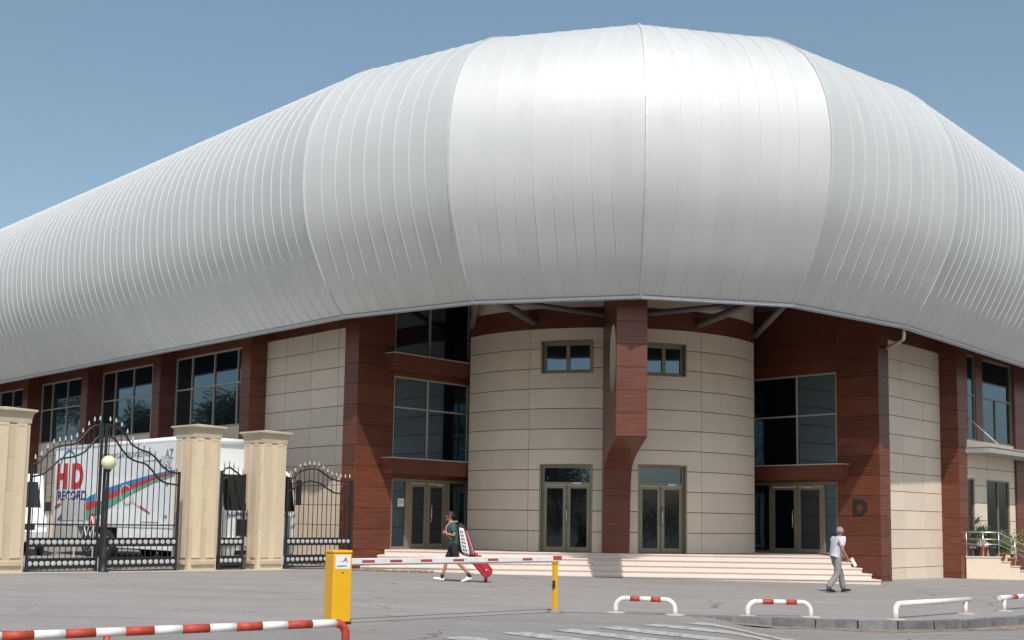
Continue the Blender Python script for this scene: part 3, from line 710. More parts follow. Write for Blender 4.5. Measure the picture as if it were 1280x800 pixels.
# --- canopy with tie rod over the side door
m_ = MB(); OB.box(m_, 6.95, 14.0, 4.28, 4.5, 0, 1.05); cn = m_.build('canopy', M_concrete, hall, bevel=.02)
m_ = MB(); m_.tube([OB.pt(7.5, 5.65, .02), OB.pt(8.4, 4.5, .95)], .03, 8); m_.build('tie_rod', M_flash, cn)
m_ = MB(); OB.box(m_, 6.93, 14.0, 4.5, 4.53, -.01, 1.08); m_.build('canopy_flashing', M_flash, cn)

# ---------------------------------------------------------------- side stair, railing and pots
LZ = .55; LY = 42.25
side = empty('side_stair', (16.5, LY, gz(16.5, LY)), 'cream stone side stair and landing beside the second wood pier on the right', 'stairs')
def wy(x): return 42.55+(x-16.45)*1.0642-.1
m_ = MB(); m_.prism([(16.5, LY, -.6), (17.75, LY, -.6), (17.75, wy(17.75), -.6), (16.5, wy(16.5)+.0, -.6)], (0, 0, LZ-.04+.6)); m_.build('landing', M_stone, side)
m_ = MB(); m_.prism([(16.46, LY-.03, LZ-.04), (17.8, LY-.03, LZ-.04), (17.8, wy(17.8), LZ-.04), (16.46, wy(16.46), LZ-.04)], (0, 0, .04)); m_.build('landing_slab', M_step, side, bevel=.006)
for k in range(5):
    x0 = 17.75+.34*k; z1 = LZ-.16*(k+1)
    m_ = MB(); m_.prism([(x0, LY, -.7), (x0+.34, LY, -.7), (x0+.34, wy(x0+.34), -.7), (x0, wy(x0), -.7)], (0, 0, z1-.035+.7)); m_.build('step', M_stone, side)
    m_ = MB(); m_.prism([(x0+.01, LY-.03, z1-.034), (x0+.37, LY-.03, z1-.034), (x0+.37, wy(x0+.3), z1-.034), (x0+.01, wy(x0), z1-.034)], (0, 0, .034)); m_.build('tread', M_step, side, bevel=.006)
rail = empty('stair_railing', (16.5, LY, LZ), 'steel handrail with three bars along the side stair landing', 'railing')
for z in (.87, .62, .44):
    m_ = MB(); m_.tube([(16.52, LY+.08, LZ+z), (17.72, LY+.08, LZ+z), (19.6, LY+.08, LZ+z-.9)], .022 if z > .8 else .014, 8); m_.build('rail', M_steel, rail)
for x in (16.55, 17.15, 17.72, 18.3, 18.9, 19.5):
    zb_ = LZ-max(0, math.ceil((x-17.75)/.34))*.16; m_ = MB(); m_.tube([(x, LY+.08, zb_), (x, LY+.08, LZ+.87-max(0, x-17.72)*.478)], .018, 8); m_.build('post', M_steel, rail)
def leaves(mb, c, rx, rz, n, ls, seed, droop=.3):
    rnd = random.Random(seed)
    for _ in range(n):
        th = rnd.uniform(0, 6.283); ph = rnd.uniform(-1, 1); r = rnd.random()**.45
        p = Vector(c)+Vector((math.cos(th)*rx*r*math.sqrt(1-ph*ph*.7), math.sin(th)*rx*r*math.sqrt(1-ph*ph*.7), ph*rz*r))
        d = Vector((rnd.gauss(0, 1), rnd.gauss(0, 1), rnd.gauss(0, 1)-droop)).normalized(); w = d.cross(Vector((rnd.gauss(0, 1), rnd.gauss(0, 1), rnd.gauss(0, 1)))).normalized()
        L = ls*rnd.uniform(.6, 1.3); mb.quad(p, p+d*L*.5+w*L*.22, p+d*L, p+d*L*.5-w*L*.22)
def pot_plant(loc, r, h, mp, kind, label, seed, ph=.6, pr=.35, ml=None):
    e = empty('potted_plant', loc, label, 'potted plant', 'potted plants on the side stair')
    m_ = MB(); m_.lathe(loc, [(r*.72, 0), (r*.98, h*.86), (r*1.1, h*.87), (r*1.1, h), (r*.95, h), (r*.93, h*.9)], 14); m_.build('pot', mp, e)
    x, y, z = loc; rnd = random.Random(seed); st = MB(); lf = MB(); ml = ml or M_leaf
    if kind == 'tall':
        top = Vector((x+.05, y, z+h+ph)); st.tube([(x, y, z+h*.85), (x-.03, y, z+h+ph*.5), tuple(top)], [.014, .011, .006], 6)
        for k in range(7):
            a = rnd.uniform(0, 6.28); zz = z+h+ph*(.25+.1*k); q = Vector((x+math.cos(a)*pr*.8, y+math.sin(a)*pr*.5, zz+.1)); st.tube([(x, y, zz-.12), tuple(q)], [.006, .003], 5); leaves(lf, q, .12, .09, 26, .10, seed+k)
    elif kind == 'bush':
        for k in range(9):
            a = rnd.uniform(0, 6.28); q = Vector((x+math.cos(a)*pr*.6, y+math.sin(a)*pr*.5, z+h+ph*rnd.uniform(.4, .95))); st.tube([(x, y, z+h*.85), tuple(q)], [.008, .003], 5); leaves(lf, q, pr*.45, ph*.3, 60, .10, seed+k)
    else:
        for k in range(46):
            a = rnd.uniform(0, 6.28); L = rnd.uniform(.6, 1)*ph; o = rnd.uniform(.15, 1)*pr; p = [Vector((x, y, z+h*.9)), Vector((x+math.cos(a)*o*.4, y+math.sin(a)*o*.4, z+h+L*.7)), Vector((x+math.cos(a)*o, y+math.sin(a)*o, z+h+L*.8))]
            w = Vector((-math.sin(a), math.cos(a), 0))*.012; lf.quad(p[0]-w, p[0]+w, p[1]+w, p[1]-w); lf.quad(p[1]-w, p[1]+w, p[2]+w*.2, p[2]-w*.2)
    if st.f: st.build('stem', M_bark, e)
    s = MB(); s.lathe((x, y, z+h*.88), [(r*.9, 0), (r*.88, .01)], 12); s.build('soil', M_soil, e); lf.build('foliage', ml, e)
pot_plant((16.78, 42.62, LZ), .13, .30, M_potdark, 'tall', 'tall thin leafy plant in a dark pot nearest the wood pier', 3, 1.15, .42)
pot_plant((17.06, 42.7, LZ), .10, .26, M_black, 'tall', 'leggy dark green plant in a small black pot behind the landing rail', 5, .75, .30)
pot_plant((17.33, 42.8, LZ), .19, .36, M_terra, 'bush', 'leafy green bush in a wide terracotta pot in the middle of the landing', 8, .72, .42)
pot_plant((17.6, 42.55, LZ), .16, .34, M_potdark, 'grass', 'yellow-green feathery plant in a dark glazed pot at the head of the side stair', 11, .78, .42, M_leaf2)
pot_plant((17.9, 42.55, LZ-.16), .15, .30, M_terra, 'bush', 'small plant in a terracotta pot on the first step down', 13, .3, .2)
pot_plant((18.24, 42.45, LZ-.32), .15, .28, M_terra, 'grass', 'low sprouts in a terracotta pot on the second step down', 15, .2, .15)
pot_plant((18.55, 43.1, LZ-.48), .17, .34, M_terra, 'bush', 'bushy yellow-green plant in a terracotta pot at the right edge behind the rail', 17, .95, .45, M_leaf2)

# ---------------------------------------------------------------- gate pillars
def fp(t, off=0): p = CL-uR*t+nR*off; return p
def pillar(tc, label, zt, mat_, w=.88):
    c = fp(tc, -.46+.02); zb = gz(c.x, c.y)-.3; e = empty('gate_pillar', (c.x, c.y, gz(c.x, c.y)), label, 'pillar', 'stone gate pillars')
    h = w/2; n = nL
    # shaft made of stacked stone courses
    zc = [zb, 0.32+gz(c.x, c.y)]+[gz(c.x, c.y)+.32+(zt-.42-gz(c.x, c.y)-.32)*k/4 for k in range(1, 5)]
    for a, b in zip(zc, zc[1:]):
        m_ = MB(); m_.cbox(c, uR, h, h, a+.001, b-.001); m_.build('stone_block', mat_, e, bevel=.006)
    # flat pilaster strips with flutes on each face
    for u, nn in ((uR, Vector((uR.y, -uR.x, 0))), (uR, -Vector((uR.y, -uR.x, 0))), (uL, Vector((uL.y, -uL.x, 0))), (uL, -Vector((uL.y, -uL.x, 0)))):
        fc = c+nn*h
        for sgn in (-1, 1):
            cc = fc+u*sgn*.225+nn*.012
            for k in range(4):
                m_ = MB(); m_.cbox(cc+u*(k-1.5)*.055, u, .018, .006, zb+.75, zt-.50); m_.build('flute', M_pillar2, e)
            m_ = MB(); m_.cbox(cc, u, .125, .010, zb+.65, zt-.40); m_.build('pilaster_strip', M_pillar2, e)
            for k in range(4):
                m_ = MB(); m_.cbox(cc+u*(k-1.5)*.055+nn*.009, u, .012, .003, zt-.475, zt-.455); m_.build('drilled_dot', M_joint, e)
        m_ = MB(); m_.cbox(fc+nn*.03, u, h*.82, .03, gz(c.x, c.y)+.16, gz(c.x, c.y)+.27); m_.build('base_moulding', M_cap, e, bevel=.01)
    # moulded capital
    m_ = MB(); rows = [(h+.005, zt-.40), (h+.015, zt-.37), (h+.02, zt-.28), (h+.05, zt-.16), (h+.095, zt-.10)]
    base = 0
    for r, z in rows:
        for a, b in ((-1, -1), (1, -1), (1, 1), (-1, 1)):
            m_.v.append(Vector((c.x, c.y, z))+uR*r*a+Vector((uR.y, -uR.x, 0))*r*b)
    for k in range(len(rows)-1):
        for j in range(4): m_.f.append((k*4+j, k*4+(j+1) % 4, k*4+4+(j+1) % 4, k*4+4+j)); m_.sm.append(False)
    m_.f.append((0, 1, 2, 3)); m_.f.append((16, 17, 18, 19)); m_.sm += [False]*2; m_.build('capital', M_cap, e)
    m_ = MB(); m_.cbox(c, uR, h+.12, h+.12, zt-.1, zt-.045); m_.build('cap_slab', M_cap, e, bevel=.008)
    m_ = MB(); s = h+.12
    P = [Vector((c.x, c.y, zt-.045))+uR*s*a+Vector((uR.y, -uR.x, 0))*s*b for a, b in ((-1, -1), (1, -1), (1, 1), (-1, 1))]; m_.v = P+[Vector((c.x, c.y, zt+.03))]
    m_.f = [(0, 1, 4), (1, 2, 4), (2, 3, 4), (3, 0, 4), (3, 2, 1, 0)]; m_.sm = [False]*5; m_.build('cap_top', M_cap, e)
    return e
pillar(5.30, 'stone gate pillar right of the wide gate, in front of the truck', 4.13, M_pillar)
pillar(3.05, 'stone gate pillar nearest the hall, right of the narrow gate', 4.11, M_pillar2)
pillar(10.75, 'stone gate pillar cut by the left edge of the photo', 4.18, M_pillar)

# ---------------------------------------------------------------- iron gates
def interp(c, t):
    c = sorted(c)
    if t <= c[0][0]: return c[0][1]
    for (a, za), (b, zb) in zip(c, c[1:]):
        if t <= b: return za+(zb-za)*(t-a)/(b-a)
    return c[-1][1]
def gate(name, label, t0, t1, top, low, cat='gate', group='wrought iron gates', nb=12, z0=.16, thick=.009, posts=(True, True), open_=0):
    """t0>t1 (t grows to the left). top/low are lists of (t,z)"""
    pm = fp((t0+t1)/2); e = empty(name, (pm.x, pm.y, gz(pm.x, pm.y)), label, cat, group)
    P = lambda t, z, o=0: fp(t, o)+V3(0, 0, z)
    ts = [t0+(t1-t0)*k/24 for k in range(25)]
    for c in (top, low):
        m_ = MB(); m_.tube([P(t, interp(c, t)) for t in ts], .026, 6); m_.build('curved_rail', M_iron, e)
    for t, z in ((t0, interp(top, t0)+.05), (t1, interp(top, t1)+.05)):
        m_ = MB(); m_.cbox(fp(t), uR, .03, .03, z0-.06, z); m_.build('stile', M_iron, e)
    for z in (z0, z0+.03):
        pass
    for k in range(nb):
        t = t0+(t1-t0)*(k+.5)/nb; zt = interp(top, t)+.12
        m_ = MB(); m_.cbox(fp(t), uR, thick, thick, z0, zt); b = m_.build('bar', M_iron, e)
        m_ = MB(); m_.lathe(P(t, zt-.01), [(.008, 0), (.030, .03), (.026, .05), (.012, .055), (.024, .075), (.003, .13)], 8); m_.build('finial', M_silver, e)
    mid = MB()
    mid.cbox(fp((t0+t1)/2), uR, abs(t0-t1)/2, .014, 1.30, 1.335) if name == 'gate' else None
    if mid.f: mid.build('cross_rail', M_iron, e)
    for zc, hh in ((.87, .115), (.345, .135)):
        m_ = MB(); L = abs(t0-t1)/2
        m_.cbox(fp((t0+t1)/2), uR, L, .018, zc-hh, zc-hh+.03); m_.cbox(fp((t0+t1)/2), uR, L, .018, zc+hh-.03, zc+hh); m_.cbox(fp((t0+t1)/2), uR, L-.01, .004, zc-hh+.03, zc+hh-.03)
        m_.build('rosette_band', M_iron, e)
        for k in range(nb):
            t = t0+(t1-t0)*(k+.5)/nb; m_ = MB(); m_.lathe(P(t, zc, -.012), [(.058, 0), (.060, .012), (.060, .016), (.045, .018), (.004, .0185)], 14, ax=nR); m_.build('rosette', M_silver, e)
            m_ = MB(); m_.lathe(P(t, zc, .012), [(.058, 0), (.060, .006), (.060, .010), (.045, .012), (.004, .0125)], 14, ax=nR); m_.build('rosette', M_silver, e)
    m_ = MB(); m_.cbox(fp((t0+t1)/2), uR, abs(t0-t1)/2, .018, z0-.05, z0-.015); m_.build('bottom_rail', M_iron, e)
    return e
gt = [(10.22, 2.77), (10.02, 2.86), (9.84, 3.09), (9.66, 3.24), (9.4, 3.31), (9.17, 3.35), (8.98, 3.49), (8.82, 3.71), (8.66, 3.85), (8.49, 3.89), (8.18, 3.89), (7.96, 3.84), (7.78, 3.68), (7.59, 3.44), (7.36, 3.32), (7.07, 3.25), (6.88, 3.14), (6.68, 2.92), (6.45, 2.76), (6.16, 2.72)]
gl_ = [(10.2, 2.48), (9.94, 2.55), (9.73, 2.73), (9.51, 2.96), (9.15, 3.03), (8.89, 3.15), (8.7, 3.37), (8.54, 3.57), (8.35, 3.62), (8.16, 3.6), (8.02, 3.51), (7.86, 3.29), (7.64, 3.07), (7.42, 2.99), (7.16, 2.95), (6.97, 2.8), (6.74, 2.54), (6.54, 2.45), (6.2, 2.41)]
gate('gate', 'left leaf of the wide black iron gate with curved top', 10.22, 8.42, gt, gl_, nb=12)
gate('gate', 'right leaf of the wide black iron gate, hinged on the middle pillar', 8.30, 6.13, gt, gl_, nb=13)
gate('pedestrian_gate', 'narrow black iron gate between the two right pillars', 4.78, 4.02, [(4.8, 2.78), (4.68, 2.92), (4.53, 2.96), (4.34, 2.85), (4.17, 2.74), (4.02, 2.74)], [(4.8, 2.57), (4.6, 2.7), (4.45, 2.7), (4.3, 2.6), (4.02, 2.5)], nb=5)
gate('iron_fence_panel', 'arched black iron fence panel between the last pillar and the hall', 2.52, .12, [(2.75, 2.6), (2.35, 2.73), (2.13, 2.93), (1.78, 3.04), (1.42, 3.03), (1.17, 2.89), (.92, 2.76), (.55, 2.7), (.1, 2.7)], [(2.74, 2.31), (2.4, 2.37), (2.11, 2.57), (1.71, 2.68), (1.35, 2.62), (1.1, 2.48), (.79, 2.34), (.54, 2.33), (.1, 2.33)], cat='fence', group=None, nb=14)
m_ = MB()
for t0, t1, o0, o1 in ((11.6, 2.4, .62, -.1),):
    P = [fp(t0, o0), fp(t1, o0), fp(t1, o1), fp(t0, o1)]; m_.quad(*[(p.x, p.y, gz(p.x, p.y)+.012) for p in P])
m_.build('cement_strip', M_apron, kind='structure')

# ---------------------------------------------------------------- lamp post in front of the gate
lp = fp(8.36, .30); lz = gz(lp.x, lp.y)
e = empty('lamp_post', (lp.x, lp.y, lz), 'black lamp post with round cream globe before the wide gate', 'lamp')
m_ = MB(); m_.lathe((lp.x, lp.y, lz), [(.13, 0), (.13, .04), (.09, .08), (.085, .35), (.10, .38), (.07, .45), (.055, .75), (.045, 1.0), (.038, 2.55), (.06, 2.58), (.08, 2.63), (.04, 2.66)], 14); m_.build('post', M_iron, e)
m_ = MB(); m_.sphere((lp.x, lp.y, lz+2.80), .185, n=24, m=16); m_.build('globe', M_globe, e)

# ---------------------------------------------------------------- broadcast truck
T = Vector((-9.6, 34.8, 0)); ty = -uL; tz = gz(-12, 38)
truck = empty('broadcast_truck', (T.x, T.y, tz), 'long white television broadcast truck behind the wide gate', 'truck')
# local frame: f = forward (towards the lower right), w = across (uR, away), z
TW = Wall(T, uL, nL, 1)                       # near side, s=0 front of the box body
W_ = 2.5
def tb(f0, f1, w0, w1, z0, z1, name, m, par=None, bevel=0, mb=None):
    b = mb or MB(); b.box(T+ty*f0+uR*w0+V3(0, 0, z0), ty*(f1-f0), uR*(w1-w0), (0, 0, z1-z0))
    return b if mb else b.build(name, m, par or truck, bevel=bevel)
body = tb(-10.2, 0, 0, W_, 1.15, 3.88, 'box_body', M_truck, bevel=.05)
# roof edge extrusion, rounded
m_ = MB(); m_.tube([T+uL*10.2+uR*.08+V3(0, 0, 3.90), T+uR*.08+V3(0, 0, 3.90)], .10, 12); m_.tube([T+uL*10.2+uR*(W_-.08)+V3(0, 0, 3.90), T+uR*(W_-.08)+V3(0, 0, 3.90)], .10, 12)
m_.tube([T-uL*.02+uR*.0+V3(0, 0, 3.88), T-uL*.02+uR*W_+V3(0, 0, 3.88)], .09, 12); m_.build('roof_edge', M_truck, truck)
tb(-4.9, -.3, .02, W_-.02, .50, 1.148, 'side_skirt', M_truck, bevel=.02)
tb(-10.1, -8.0, .02, W_-.02, .62, 1.148, 'rear_locker', M_tgrey, bevel=.02)
tb(-10.0, .8, .8, 1.7, .62, 1.1, 'chassis', M_black)
# lower grey equipment box on the side
tb(-9.3, -7.3, -.02, .0, 1.35, 2.05, 'equipment_hatch', M_tgrey, bevel=.008)
for f0, f1, z0, z1 in ((-6.55, -5.9, 2.0, 3.1), ):
    tb(f0, f1, -.018, 0, z0, z1, 'side_door', M_truck, bevel=.008)
tb(-1.85, -1.15, -.015, 0, 3.05, 3.42, 'side_vent', M_tgrey)
for z in (1.5, 2.5):
    for f in (-1.5,):
        tb(f, f+.14, -.02, 0, z, z+.09, 'side_latch', M_truckg)
sl_ = MB()
for (f0, f1, z) in ((-3.1, -1.4, 3.28), (-3.1, -1.9, 1.35), (-.9, -.1, 2.0)): tb(f0, f1, -.012, 0, z, z+.02, '', None, mb=sl_)
sl_.build('body_line', M_truckg, truck)
def wheel(f, w, r=.5, side=-1, name='wheel'):
    c = T+ty*f+uR*w+V3(0, 0, tz+r)
    m_ = MB(); ax = -uR*1.0 if side < 0 else uR
    m_.lathe(c, [(r*.62, 0), (r*.9, 0), (r, .04), (r, .24), (r*.9, .28), (r*.6, .28)], 28, ax=-ax); o = m_.build(name, M_rubber, truck)
    m_ = MB(); m_.lathe(c+ax*.01, [(r*.60, -.02), (r*.56, .0), (r*.5, -.10), (r*.25, -.10), (r*.2, .03), (r*.05, .04)], 20, ax=ax); m_.build('rim', M_silver, o)
for f in (-7.1, -5.75, 1.05):
    wheel(f, .03); wheel(f, W_-.03, side=1)
# cab
cabp = [(-.0, .45), (1.82, .45), (1.9, .75), (1.88, 1.55), (1.80, 2.0), (1.62, 2.82), (1.35, 2.98), (.15, 3.02), (0.02, 2.9)]
m_ = MB(); m_.prism([T+ty*f+V3(0, 0, z) for f, z in cabp], uR*2.66); cab = m_.build('cab', M_truck, truck, bevel=.05)
# windshield: follows the slanted front
a0, a1 = Vector((1.815, 1.83)), Vector((1.635, 2.80)); 
def frontq(w0, w1, z0, z1, name, m, par, o=.02, th=.02):
    def fz(z):
        for (fa, za), (fb, zb) in zip(cabp[1:6], cabp[2:7]):
            if za <= z <= zb: return fa+(fb-fa)*(z-za)/(zb-za)
        return cabp[1][0]
    b = MB(); P = [T+ty*(fz(z)+o)+uR*w+V3(0, 0, z) for w, z in ((w0, z0), (w1, z0), (w1, z1), (w0, z1))]; b.prism(P, -ty*(th+.02)); return b.build(name, m, par, bevel=.006)
frontq(.14, 2.60, 1.76, 2.80, 'windshield', M_cglass, cab)
frontq(.10, 2.32, 2.84, 2.93, 'sun_visor', M_black, cab, o=.10, th=.12) if 0 else None
frontq(.55, 1.95, 1.02, 1.50, 'grille', M_black, cab)
frontq(.02, 2.42, .42, .66, 'bumper', M_truck, cab, o=.07, th=.10)
frontq(.02, 2.42, .72, .98, 'bumper_upper', M_truck, cab, o=.05, th=.08)
for w in (.12, 1.93): frontq(w, w+.42, .74, .94, 'headlight', M_silver, cab, o=.075, th=.03)
for w in (.5, 1.3): frontq(w, w+.6, .47, .60, 'bumper_intake', M_black, cab, o=.085, th=.02)
for w, z in ((.6, 1.9),):
    for k in (0, 1):
        m_ = MB(); m_.tube([T+ty*1.85+uR*(.75+.8*k)+V3(0, 0, 1.86), T+ty*1.79+uR*(1.2+.8*k)+V3(0, 0, 2.2)], .01, 5); m_.build('wiper', M_black, cab)
for w, sg in ((-.28, -1), (2.70, 1)):
    for z0, z1, nm in ((1.95, 2.72, 'mirror'), ):
        m_ = MB(); m_.box(T+ty*1.74+uR*(w if sg < 0 else w)+V3(0, 0, z0), ty*.10, uR*.17, (0, 0, z1-z0)); m_.build(nm, M_black, cab, bevel=.03)
    m_ = MB(); m_.tube([T+ty*1.6+uR*(0 if sg < 0 else 2.42)+V3(0, 0, 2.6), T+ty*1.78+uR*(w+.12)+V3(0, 0, 2.62)], .018, 6); m_.tube([T+ty*1.7+uR*(0 if sg < 0 else 2.42)+V3(0, 0, 2.05), T+ty*1.78+uR*(w+.12)+V3(0, 0, 2.05)], .018, 6); m_.build('mirror_arm', M_black, cab)
tb(.35, 1.25, -.01, .01, 1.9, 2.7, 'side_window', M_cglass, cab)
text_mesh('AZƏRBAYCAN TELEVİZİYASI', .13, frame_mtx(T+ty*(1.905)+uR*.2+V3(0, 0, 1.60), uR, (0, 0, 1)), 'cab_lettering', M_navy, cab, xs=1.22, ext=.01, bold=.02)
# side graphics (flat prints)
TX = -uL      # left-to-right seen from outside
def dec(pts, m, name, o=.012):
    b = MB(); b.prism([TW.pt(s, z, o) for s, z in pts], nL*.002); return b.build(name, m, truck)
text_mesh('H', .92, frame_mtx(TW.pt(9.92, 2.45, .014), TX, (0, 0, 1)), 'letter', M_red, truck, xs=1.15, bold=.05)
text_mesh('D', .90, frame_mtx(TW.pt(8.62, 2.45, .014), TX, (0, 0, 1)), 'letter', M_red, truck, xs=1.15, bold=.05)
text_mesh('RECORD', .34, frame_mtx(TW.pt(9.75, 2.05, .014), TX, (0, 0, 1)), 'lettering', M_navy, truck, xs=1.35, bold=.02)
text_mesh('AZƏRBAYCAN TELEVİZİYASI', .22, frame_mtx(TW.pt(6.42, 3.44, .014), TX, (0, 0, 1)), 'lettering', M_graytxt, truck, xs=1.25, bold=.0)
text_mesh('AZ', .30, frame_mtx(TW.pt(1.62, 3.32, .014), TX, (0, 0, 1)), 'logo_lettering', M_graytxt, truck, xs=.9)
text_mesh('TV', .26, frame_mtx(TW.pt(1.62, 2.98, .014), TX, (0, 0, 1)), 'logo_lettering', M_graytxt, truck, xs=.9)
# blue arc over the letters
arc = [(8.95+.85*math.cos(a), 2.9+.95*math.sin(a)) for a in [math.radians(20+14*k) for k in range(11)]]; arc2 = [(8.95+.78*math.cos(a), 2.9+.86*math.sin(a)) for a in [math.radians(20+14*k) for k in range(11)]]
for i in range(10): dec([arc[i], arc[i+1], arc2[i+1], arc2[i]], M_blue, 'blue_arc', .010)
ctrl = [(.9, 2.98, 2.93, 2.86, 2.80), (2.4, 2.86, 2.77, 2.66, 2.57), (4.2, 2.66, 2.50, 2.33, 2.16), (5.9, 2.42, 2.22, 1.98, 1.66), (6.9, 2.22, 1.98, 1.72, 1.36), (7.6, 2.04, 1.94, 1.66, 1.40)]
for a, b in zip(ctrl, ctrl[1:]):
    for k, (m, nm) in enumerate(((M_blue, 'blue_stripe'), (M_red, 'red_stripe'), (M_green, 'green_stripe'))):
        dec([(a[0], a[1+k]), (b[0], b[1+k]), (b[0], b[2+k]), (a[0], a[2+k])], m, nm)
dec([(6.35, 1.2), (7.0, 1.2), (7.05, 1.45), (6.85, 1.62), (6.5, 1.58)], M_red, 'red_patch', .014)
dec([(9.75, 1.35), (9.05, 1.35), (9.3, 1.62)], M_blue, 'blue_patch', .014)
for cx, cz, hx, hz_, in ((4.2, 2.23, 2.5, 1.68),):
    ring = [(cx+.52*math.cos(a)*.9+.12*math.sin(a), cz+.34*math.sin(a)) for a in [2*math.pi*k/20 for k in range(20)]]; rin = [(cx+.46*math.cos(a)*.9+.11*math.sin(a), cz+.29*math.sin(a)) for a in [2*math.pi*k/20 for k in range(20)]]
    for i in range(20): dec([ring[i], ring[(i+1) % 20], rin[(i+1) % 20], rin[i]], M_tgrey, 'racket_outline', .016)
    dec([(3.75, 2.02), (3.2, 1.86), (3.2, 1.82), (3.75, 1.97)], M_tgrey, 'racket_outline', .016); dec([(3.2, 1.88), (2.5, 1.66), (2.5, 1.60), (3.2, 1.80)], M_barred, 'racket_handle', .016)
    dec([(9.95, 1.85), (9.5, 1.98), (9.5, 1.88), (9.95, 1.72)], M_barred, 'racket_handle', .016); dec([(9.5, 1.98), (8.2, 2.3), (8.2, 2.22), (9.5, 1.90)], M_tgrey, 'racket_outline', .016)
# ---------------------------------------------------------------- second vehicle at far left
vb = Vector((-16.9, 39.6, 0))
van = empty('white_van', (vb.x, vb.y, gz(vb.x, vb.y)), 'white van with grey windscreen partly hidden by the left pillar', 'van')
vz = gz(vb.x, vb.y); vf = Vector((.5, -.87, 0)).normalized(); vw = Vector((vf.y*-1, vf.x, 0)); vw = Vector((.87, .5, 0)).normalized()
vp = [(-5.2, .45), (.9, .45), (1.0, .8), (.85, 1.25), (.1, 1.55), (-.35, 2.55), (-.6, 2.78), (-5.1, 2.8), (-5.25, 2.6)]
m_ = MB(); m_.prism([vb+vf*f-vw*1.0+V3(0, 0, vz+z) for f, z in vp], vw*2.0); m_.build('van_body', M_truck, van, bevel=.06)
m_ = MB(); P = [vb+vf*(f+.02)+vw*w+V3(0, 0, vz+z+.02) for f, z, w in ((.06, 1.60, -.88), (.06, 1.60, .88), (-.33, 2.48, .80), (-.33, 2.48, -.80))]; m_.prism(P, -vf*.03); m_.build('windscreen', M_cglass, van)
m_ = MB(); m_.box(vb+vf*.93-vw*.6+V3(0, 0, vz+.85), vf*.05, vw*1.2, (0, 0, .22)); m_.build('grille', M_black, van)
for sgn in (-1, 1):
    m_ = MB(); m_.box(vb+vf*.88+vw*(sgn*.82-.14)+V3(0, 0, vz+.9), vf*.07, vw*.28, (0, 0, .2)); m_.build('headlight', M_silver, van, bevel=.02)
    m_ = MB(); m_.box(vb+vf*(-.05)+vw*(sgn*1.12-.1)+V3(0, 0, vz+1.5), vf*.1, vw*.2, (0, 0, .32)); m_.build('mirror', M_black, van, bevel=.02)
    for f in (.1, -4.1):
        m_ = MB(); m_.lathe(vb+vf*f+vw*(sgn*1.01)+V3(0, 0, vz+.36), [(.2, 0), (.34, 0), (.36, .04), (.36, .2), (.3, .22)], 20, ax=-vw*sgn); m_.build('wheel', M_rubber, van)
# ---------------------------------------------------------------- folding barrier with zig-zag slats in front of the truck wheels
fb = empty('folding_barrier', (-13.1, 38.3, gz(-13, 38)), 'white zig-zag folding barrier beside the truck wheels behind the gate', 'barrier')
for k in range(3):
    z = .50+.36*k+gz(-13, 38); base_ = TW.pt(6.9-.55*k, 0, .5); pts = []
    for j in range(9): pts.append(base_+TX*(j*.17)+V3(0, 0, z+(.14 if j % 2 else -.14)))
    m_ = MB()
    for a, b in zip(pts, pts[1:]): m_.box(a, b-a, nL*.02, (0, 0, .045))
    m_.build('zigzag_slat', M_hoopw, fb)
m_ = MB()
for j in (0, 1.5): m_.cbox(TW.pt(6.9-j, 0, .52), uR, .02, .02, gz(-13, 38), 1.5)
m_.build('barrier_post', M_silver, fb)

# ---------------------------------------------------------------- parking barrier
bd = Vector((.695, .719, 0)).normalized(); bc = Vector((-2.51, 17.2, 0)); bz = gz(bc.x, bc.y)
ba = math.radians(33); bu = Vector((math.cos(ba), math.sin(ba), 0)); bn = Vector((bu.y, -bu.x, 0))
bar = empty('barrier_gate', (bc.x, bc.y, bz), 'yellow barrier box with lowered red and white boom across the entrance', 'barrier')
m_ = MB(); m_.cbox(bc, bu, .15, .15, bz+.03, bz+1.02); m_.build('housing', M_yellow, bar, bevel=.018)
m_ = MB(); m_.cbox(bc, bu, .157, .157, bz+1.02, bz+1.07); m_.build('housing_lid', M_yellow, bar, bevel=.02)
m_ = MB(); m_.cbox(bc, bu, .155, .155, bz, bz+.03); m_.build('housing_base', M_black, bar)
m_ = MB(); m_.cbox(bc+bn*.1515, bu, .118, .0015, bz+.80, bz+1.0); st = m_.build('sticker', M_paper, bar)
lk = MB()
for i in range(5): lk.box(bc+bn*.1535+bu*(-.09+.012*i)+V3(0, 0, bz+.835+.002*i), bu*.10, bn*.0008, (0, 0, .004))
for k in range(7): lk.cbox(bc+bn*.1535+bu*(-.085+.024*k), bu, .008, .0006, bz+.83, bz+.85)
lk.build('sticker_print', M_blue, bar)
m_ = MB(); m_.v = [bc+bn*.1540+bu*x+V3(0, 0, bz+z) for x, z in ((.0, .91), (.05, .975), (.06, .92), (.085, .90), (.05, .90), (-.07, .905))]; m_.f = [(0, 1, 2), (2, 3, 4), (0, 4, 5)]; m_.sm = [False]*3; m_.build('sticker_logo', M_barred, bar)
m_ = MB(); m_.lathe(bc+bn*.15+V3(0, 0, bz+.745), [(.012, 0), (.012, .006)], 10, ax=bn); m_.build('lock', M_dark, bar)
a0 = bc+bd*.10+Vector((0, 0, bz+.90)); a1 = Vector((.90, 20.68, .935)); ad = (a1-a0); AL = ad.length; au = ad/AL; an = Vector((au.y, -au.x, 0)).normalized(); au3 = au
uvv = an.cross(au)*-1
m_ = MB(); m_.box(a0-an*.025-V3(0, 0, .045), ad, an*.05, (0, 0, .09)); boom = m_.build('boom', M_hoopw, bar, bevel=.008)
